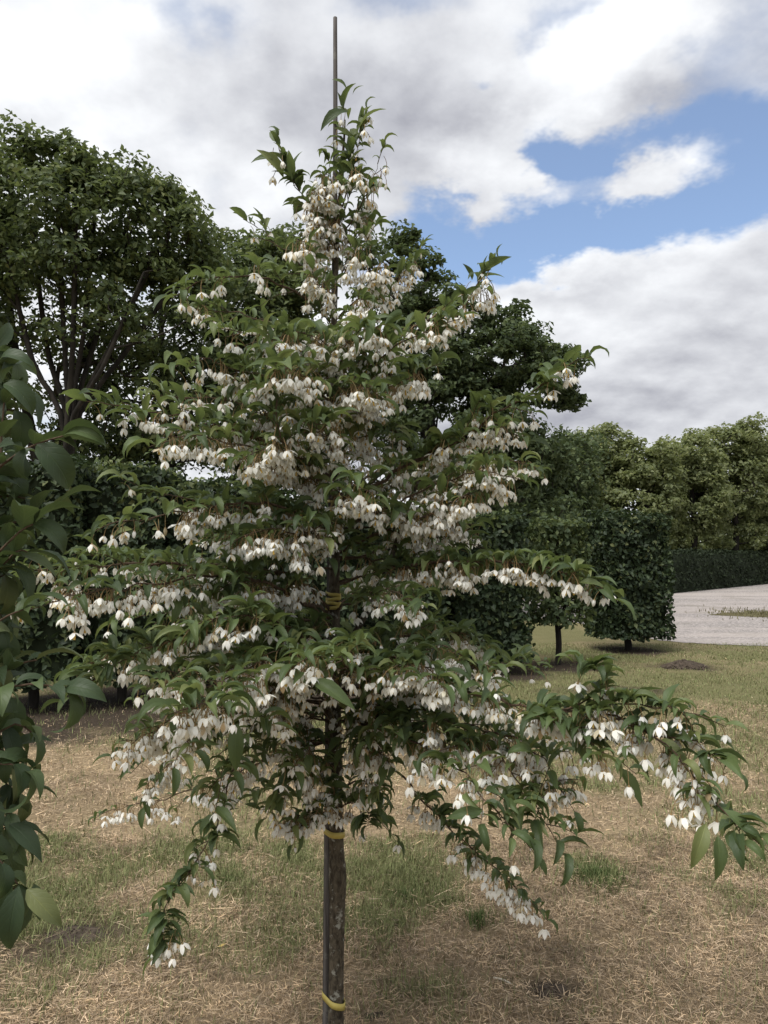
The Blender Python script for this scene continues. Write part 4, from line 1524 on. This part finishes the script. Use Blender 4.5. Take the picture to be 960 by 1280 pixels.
# its neighbour, leaning, further out
dA2 = 17.5
g2 = lambda x, d: np.array([(x - 480) / FPX * d, d, 0.0])
background_tree('broadleaf_tree', 'leaning dark-stemmed tree next to the tall many-stemmed tree', g2(58, dA2),
                [[g2(58, dA2) - UP * .1, W(52, 620, dA2), W(35, 520, dA2), W(18, 430, dA2), W(10, 330, dA2)],
                 [g2(62, dA2), W(60, 600, dA2), W(75, 540, dA2), W(95, 470, dA2 + .4), W(115, 420, dA2 + .5)]],
                [(W(-40, 330, dA2), (1.6, 1.7, 1.8)), (W(95, 480, dA2 + .4), (2.9, 1.5, 2.5)), (W(-80, 480, dA2), (1.6, 1.5, 2.4))],
                340, 42, .15, M['tree_leaf'], 22, .13, .34, low_cut=1.6)
dA3 = 19.0
background_tree('broadleaf_tree', 'shaded tree filling the gap behind the many-stemmed tree and hedge', g2(215, dA3),
                [[g2(215, dA3) - UP * .1, W(214, 600, dA3), W(205, 480, dA3), W(200, 380, dA3)]],
                [(W(190, 500, dA3), (1.9, 1.7, 2.2)), (W(265, 420, dA3), (1.5, 1.6, 2.0)), (W(140, 590, dA3), (1.8, 1.4, 1.2))],
                190, 60, .15, M['oak_leaf'], 23, .16, .40, low_cut=1.0)
dB = 20.5
background_tree('broadleaf_tree', 'round-crowned tree standing directly behind the flowering tree', g2(335, dB),
                [[g2(335, dB) - UP * .1, W(336, 600, dB), W(332, 480, dB), W(335, 370, dB)]],
                [(W(330, 400, dB), (1.7, 1.8, 2.1)), (W(350, 345, dB), (1.3, 1.4, 1.1)), (W(350, 540, dB), (2.0, 1.7, 1.9)), (W(305, 330, dB), (.9, 1.0, .75))],
                250, 120, .15, M['tree_leaf'], 24, .2, .34, low_cut=.9)
dC = 20.0
background_tree('broadleaf_tree', 'broad dark tree with tufted sloping crown behind the flowering tree', g2(540, dC),
                [[g2(540, dC) - UP * .1, W(540, 610, dC), W(530, 500, dC), W(505, 380, dC)],
                 [g2(545, dC), W(556, 600, dC), W(590, 520, dC), W(640, 460, dC)]],
                [(W(490, 345, dC), (1.05, 1.4, 1.15)), (W(545, 430, dC), (1.6, 1.6, 1.5)), (W(625, 450, dC), (1.5, 1.5, 1.15)), (W(680, 472, dC), (1.0, 1.1, .8)), (W(708, 490, dC), (.6, .7, .35)), (W(665, 425, dC), (.6, .7, .35)), (W(610, 385, dC), (.55, .7, .35)), (W(545, 335, dC), (.45, .6, .3)), (W(690, 450, dC), (.6, .7, .3)), (W(640, 400, dC), (.5, .6, .3)),
                 (W(560, 540, dC), (2.2, 1.8, 2.0)), (W(640, 600, dC), (1.6, 1.6, 1.7))],
                440, 110, .145, M['oak_leaf'], 25, .24, .24, low_cut=.9)
dD = 26.0
background_tree('broadleaf_tree', 'smaller bushy dark tree between tufted tree and pale tree row', g2(690, dD),
                [[g2(690, dD) - UP * .1, W(692, 640, dD), W(690, 580, dD)]],
                [(W(700, 585, dD), (1.3, 1.4, 1.2)), (W(650, 600, dD), (1.5, 1.4, 1.3)), (W(680, 650, dD), (1.8, 1.5, 1.2))],
                150, 80, .18, M['oak_leaf'], 26, .16, .4, low_cut=.6)
# the pale row beyond the yard
def row_tree(k, px, top, d, label, group, n=165, per=64):
    rk = np.random.default_rng(300 + k)
    kk = d / FPX
    x0 = (px - 480) * kk
    zt = P(px, top, d).z
    lob = [(np.array([x0, d, zt - 1.5]), (1.6, 1.4, 1.35)), (np.array([x0 - .2, d, zt - 3.4]), (2.0, 1.5, 1.9)), (np.array([x0 + .3, d + .6, 2.4]), (1.7, 1.3, 1.1))]
    for _ in range(3):
        lob.append((np.array([x0 + rk.uniform(-1.3, 1.3), d + rk.uniform(-.8, .3), zt - rk.uniform(.5, 2.4)]), (rk.uniform(.5, .9),) * 2 + (rk.uniform(.4, .7),)))
    background_tree('row_tree', label, g2(px, d),
                    [[g2(px, d) - UP * .1, np.array([x0, d, 1.4]), np.array([x0 + .1, d, 2.6]), np.array([x0, d, 4.4])]],
                    lob, n, int(per * 1.5), .20, M['row_leaf'], 40 + k, .17, .33, group=group)


ROWL = 'pale green tree in the close row beyond the low dark hedge'
for k, (px, top, d) in enumerate(((705, 552, 37), (752, 528, 38), (808, 540, 37), (866, 536, 38.5), (918, 522, 40), (962, 532, 41), (1012, 528, 42))):
    row_tree(k, px, top, d, ROWL, 'pale trees in a row beyond the hedge')
for k, (px, top, d) in enumerate(((640, 580, 50), (735, 556, 50), (840, 552, 52), (945, 552, 53))):
    row_tree(20 + k, px, top, d, 'pale green tree half hidden behind the close row of pale trees', 'second row of pale trees', 190, 60)


# ------------------------------------------------------------------ clipped hedges
def box_shell(n, rgn, hx, hy, z0, z1, depth=.09):
    """points and normals near the faces of a box; the underside thinner"""
    ar = np.array([2 * hy * (z1 - z0)] * 2 + [2 * hx * (z1 - z0)] * 2 + [4 * hx * hy, 4 * hx * hy * .6])
    f = rgn.choice(6, n, p=ar / ar.sum())
    u, v = rgn.uniform(-1, 1, n), rgn.uniform(-1, 1, n)
    zz = z0 + (z1 - z0) * (v + 1) / 2
    pos = np.zeros((n, 3)); nr = np.zeros((n, 3))
    for k, (sx, ax) in enumerate(((1, 0), (-1, 0), (1, 1), (-1, 1))):
        m_ = f == k
        if ax == 0:
            pos[m_] = np.stack([np.full(m_.sum(), sx * hx), u[m_] * hy, zz[m_]], 1); nr[m_, 0] = sx
        else:
            pos[m_] = np.stack([u[m_] * hx, np.full(m_.sum(), sx * hy), zz[m_]], 1); nr[m_, 1] = sx
    m_ = f == 4
    pos[m_] = np.stack([u[m_] * hx, v[m_] * hy, np.full(m_.sum(), z1)], 1); nr[m_, 2] = 1
    m_ = f == 5
    pos[m_] = np.stack([u[m_] * hx, v[m_] * hy, np.full(m_.sum(), z0)], 1); nr[m_, 2] = -1
    lump = (fbm(pos[:, 0] * 3 + pos[:, 1] * 2.1 + 7, pos[:, 2] * 3 + pos[:, 1], int(rgn.integers(99))) - .5) * .34
    pos = pos + nr * (lump[:, None] - rgn.exponential(depth, n)[:, None] + .03)
    return pos, nr


def hedge_block(i, label, leaves, core=.78, mat='beech_leaf'):
    c, wd, dp, z1, z0, tr = BLOCKS[i]
    rgn = np.random.default_rng(80 + i)
    root = empty('clipped_hedge_block', (c.x, c.y, 0), label, 'hedge', 'clipped hedge blocks in a row')
    rot = Matrix.Rotation(R(8) + rgn.normal(0, .05), 3, 'Z')
    Rm = np.array(rot)
    o3 = np.array([c.x, c.y, 0])
    tb = Tubes()
    tb.add(spline([(c.x, c.y, -.05), (c.x + .02, c.y, z0 * .6), (c.x - .01, c.y, z0 + .3), (c.x, c.y, z1 * .8)], .15), np.linspace(tr, tr * .5, 40)[:len(spline([(c.x, c.y, -.05), (c.x + .02, c.y, z0 * .6), (c.x - .01, c.y, z0 + .3), (c.x, c.y, z1 * .8)], .15))], 9, .05)
    link('trunk', tb.mesh('trunk', M['tree_bark']), root)
    tb = Tubes()
    for k in range(34):
        zz = rgn.uniform(z0 + .05, z1 - .25)
        a = rgn.uniform(0, 6.28)
        e = Rm @ np.array([math.cos(a) * wd * .46, math.sin(a) * dp * .46, zz + rgn.uniform(.05, .25)]) + o3
        tb.add([np.array([c.x, c.y, zz - .1]), (e + np.array([c.x, c.y, zz])) / 2 + rgn.normal(0, .03, 3), e], [.014, .010, .005], 4)
    link('branches', tb.mesh('branches', M['tree_bark']), root)['kind'] = 'stuff'
    pos, nr = box_shell(leaves, rgn, wd / 2 - .03, dp / 2 - .03, z0 + .02, z1 - .03, .08)
    # the lower rim is ragged
    keep = (pos[:, 2] > z0 + .16 * fbm(pos[:, 0] * 5 + pos[:, 1] * 3, pos[:, 1] * 4, 6)) & (pos[:, 2] > .03)
    pos, nr = pos[keep], nr[keep]
    V, F, uv = leaf_cloud(pos, nr * .9 + UP * .35 + np.array([0, 0, 0]), .085, rgn, .62, .55)
    V = V @ Rm.T + o3
    link('crown', mesh_np('crown', V, F, M[mat], uv=uv, smooth=False), root)
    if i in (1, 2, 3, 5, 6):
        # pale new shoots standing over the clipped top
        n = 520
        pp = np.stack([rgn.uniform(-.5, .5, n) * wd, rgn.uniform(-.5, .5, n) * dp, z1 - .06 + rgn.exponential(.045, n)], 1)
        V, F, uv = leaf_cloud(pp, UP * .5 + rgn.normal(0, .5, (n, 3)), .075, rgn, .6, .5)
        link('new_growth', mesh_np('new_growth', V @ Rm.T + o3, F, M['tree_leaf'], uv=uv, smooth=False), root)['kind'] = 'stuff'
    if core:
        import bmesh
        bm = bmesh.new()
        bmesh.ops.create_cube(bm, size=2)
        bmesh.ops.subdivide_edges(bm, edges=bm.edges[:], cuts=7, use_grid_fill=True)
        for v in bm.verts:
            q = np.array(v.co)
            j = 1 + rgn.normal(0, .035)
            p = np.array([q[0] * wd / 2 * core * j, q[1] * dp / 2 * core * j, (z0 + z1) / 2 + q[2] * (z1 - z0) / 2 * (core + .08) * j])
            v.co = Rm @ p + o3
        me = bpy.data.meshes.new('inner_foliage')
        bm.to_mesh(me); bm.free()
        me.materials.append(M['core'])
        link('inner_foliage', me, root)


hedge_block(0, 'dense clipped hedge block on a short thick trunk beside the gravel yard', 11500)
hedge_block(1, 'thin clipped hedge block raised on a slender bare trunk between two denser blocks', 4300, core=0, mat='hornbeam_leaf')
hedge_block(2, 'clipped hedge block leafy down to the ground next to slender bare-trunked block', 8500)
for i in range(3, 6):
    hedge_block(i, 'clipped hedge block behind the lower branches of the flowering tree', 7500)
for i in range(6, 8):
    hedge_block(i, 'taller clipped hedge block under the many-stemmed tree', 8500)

# long low hedge at the far side of the yard
rgn = np.random.default_rng(99)
A0, A1 = np.array([-2.0, 27.2]), np.array([34.0, 57.0])
A0, Am, A1 = np.array([-8.0, 27.0]), np.array([10.8, 31.2]), np.array([38.0, 62.0])
hroot = empty('low_hedge', (10.8, 31.2, 0), 'long low dark hedge along the far side of the gravel yard', 'hedge')
for (p0, p1, nl) in ((A0, Am, 14000), (Am, A1, 24000)):
    dv = p1 - p0
    Ln = np.linalg.norm(dv)
    ang = math.atan2(dv[1], dv[0])
    Rm = np.array([[math.cos(ang), -math.sin(ang), 0], [math.sin(ang), math.cos(ang), 0], [0, 0, 1]])
    mid = np.array([*(p0 + p1) / 2, 0])
    pos, nr = box_shell(nl, rgn, Ln / 2 + .2, .55, .05, 1.62, .07)
    V, F, uv = leaf_cloud(pos, nr * .9 + UP * .3, .14, rgn, .6, .5)
    link('crown', mesh_np('crown', V @ Rm.T + mid, F, M['yew_leaf'], uv=uv, smooth=False), hroot)
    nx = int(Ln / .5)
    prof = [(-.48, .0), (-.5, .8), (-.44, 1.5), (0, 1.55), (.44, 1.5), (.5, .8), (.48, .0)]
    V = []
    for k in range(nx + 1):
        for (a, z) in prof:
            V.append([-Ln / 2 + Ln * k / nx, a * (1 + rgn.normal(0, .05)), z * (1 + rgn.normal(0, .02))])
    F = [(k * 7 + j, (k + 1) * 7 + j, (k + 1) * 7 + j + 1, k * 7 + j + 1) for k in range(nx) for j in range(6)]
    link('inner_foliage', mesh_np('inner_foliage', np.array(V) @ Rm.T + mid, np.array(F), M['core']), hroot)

# light undergrowth behind the row of pale trees
rgn = np.random.default_rng(123)
n = 17000
xx = rgn.uniform(2, 34, n)
yy = 33 + (xx - 10.8) * 1.0 + rgn.uniform(7.5, 9.5, n)
zz = (1.9 + 1.6 * fbm(xx * .8, yy * .3, 71)) * rgn.random(n) ** .7 + .1
V, F, uv = leaf_cloud(np.stack([xx, yy, zz], 1), np.tile(np.array([[0, -.6, .6]]), (n, 1)), .28, rgn, .5, .6)
o = link('undergrowth', mesh_np('undergrowth', V, F, M['row_leaf'], uv=uv, smooth=False), None, 'pale undergrowth filling the gaps behind the row of trees', 'undergrowth', None, 'stuff')
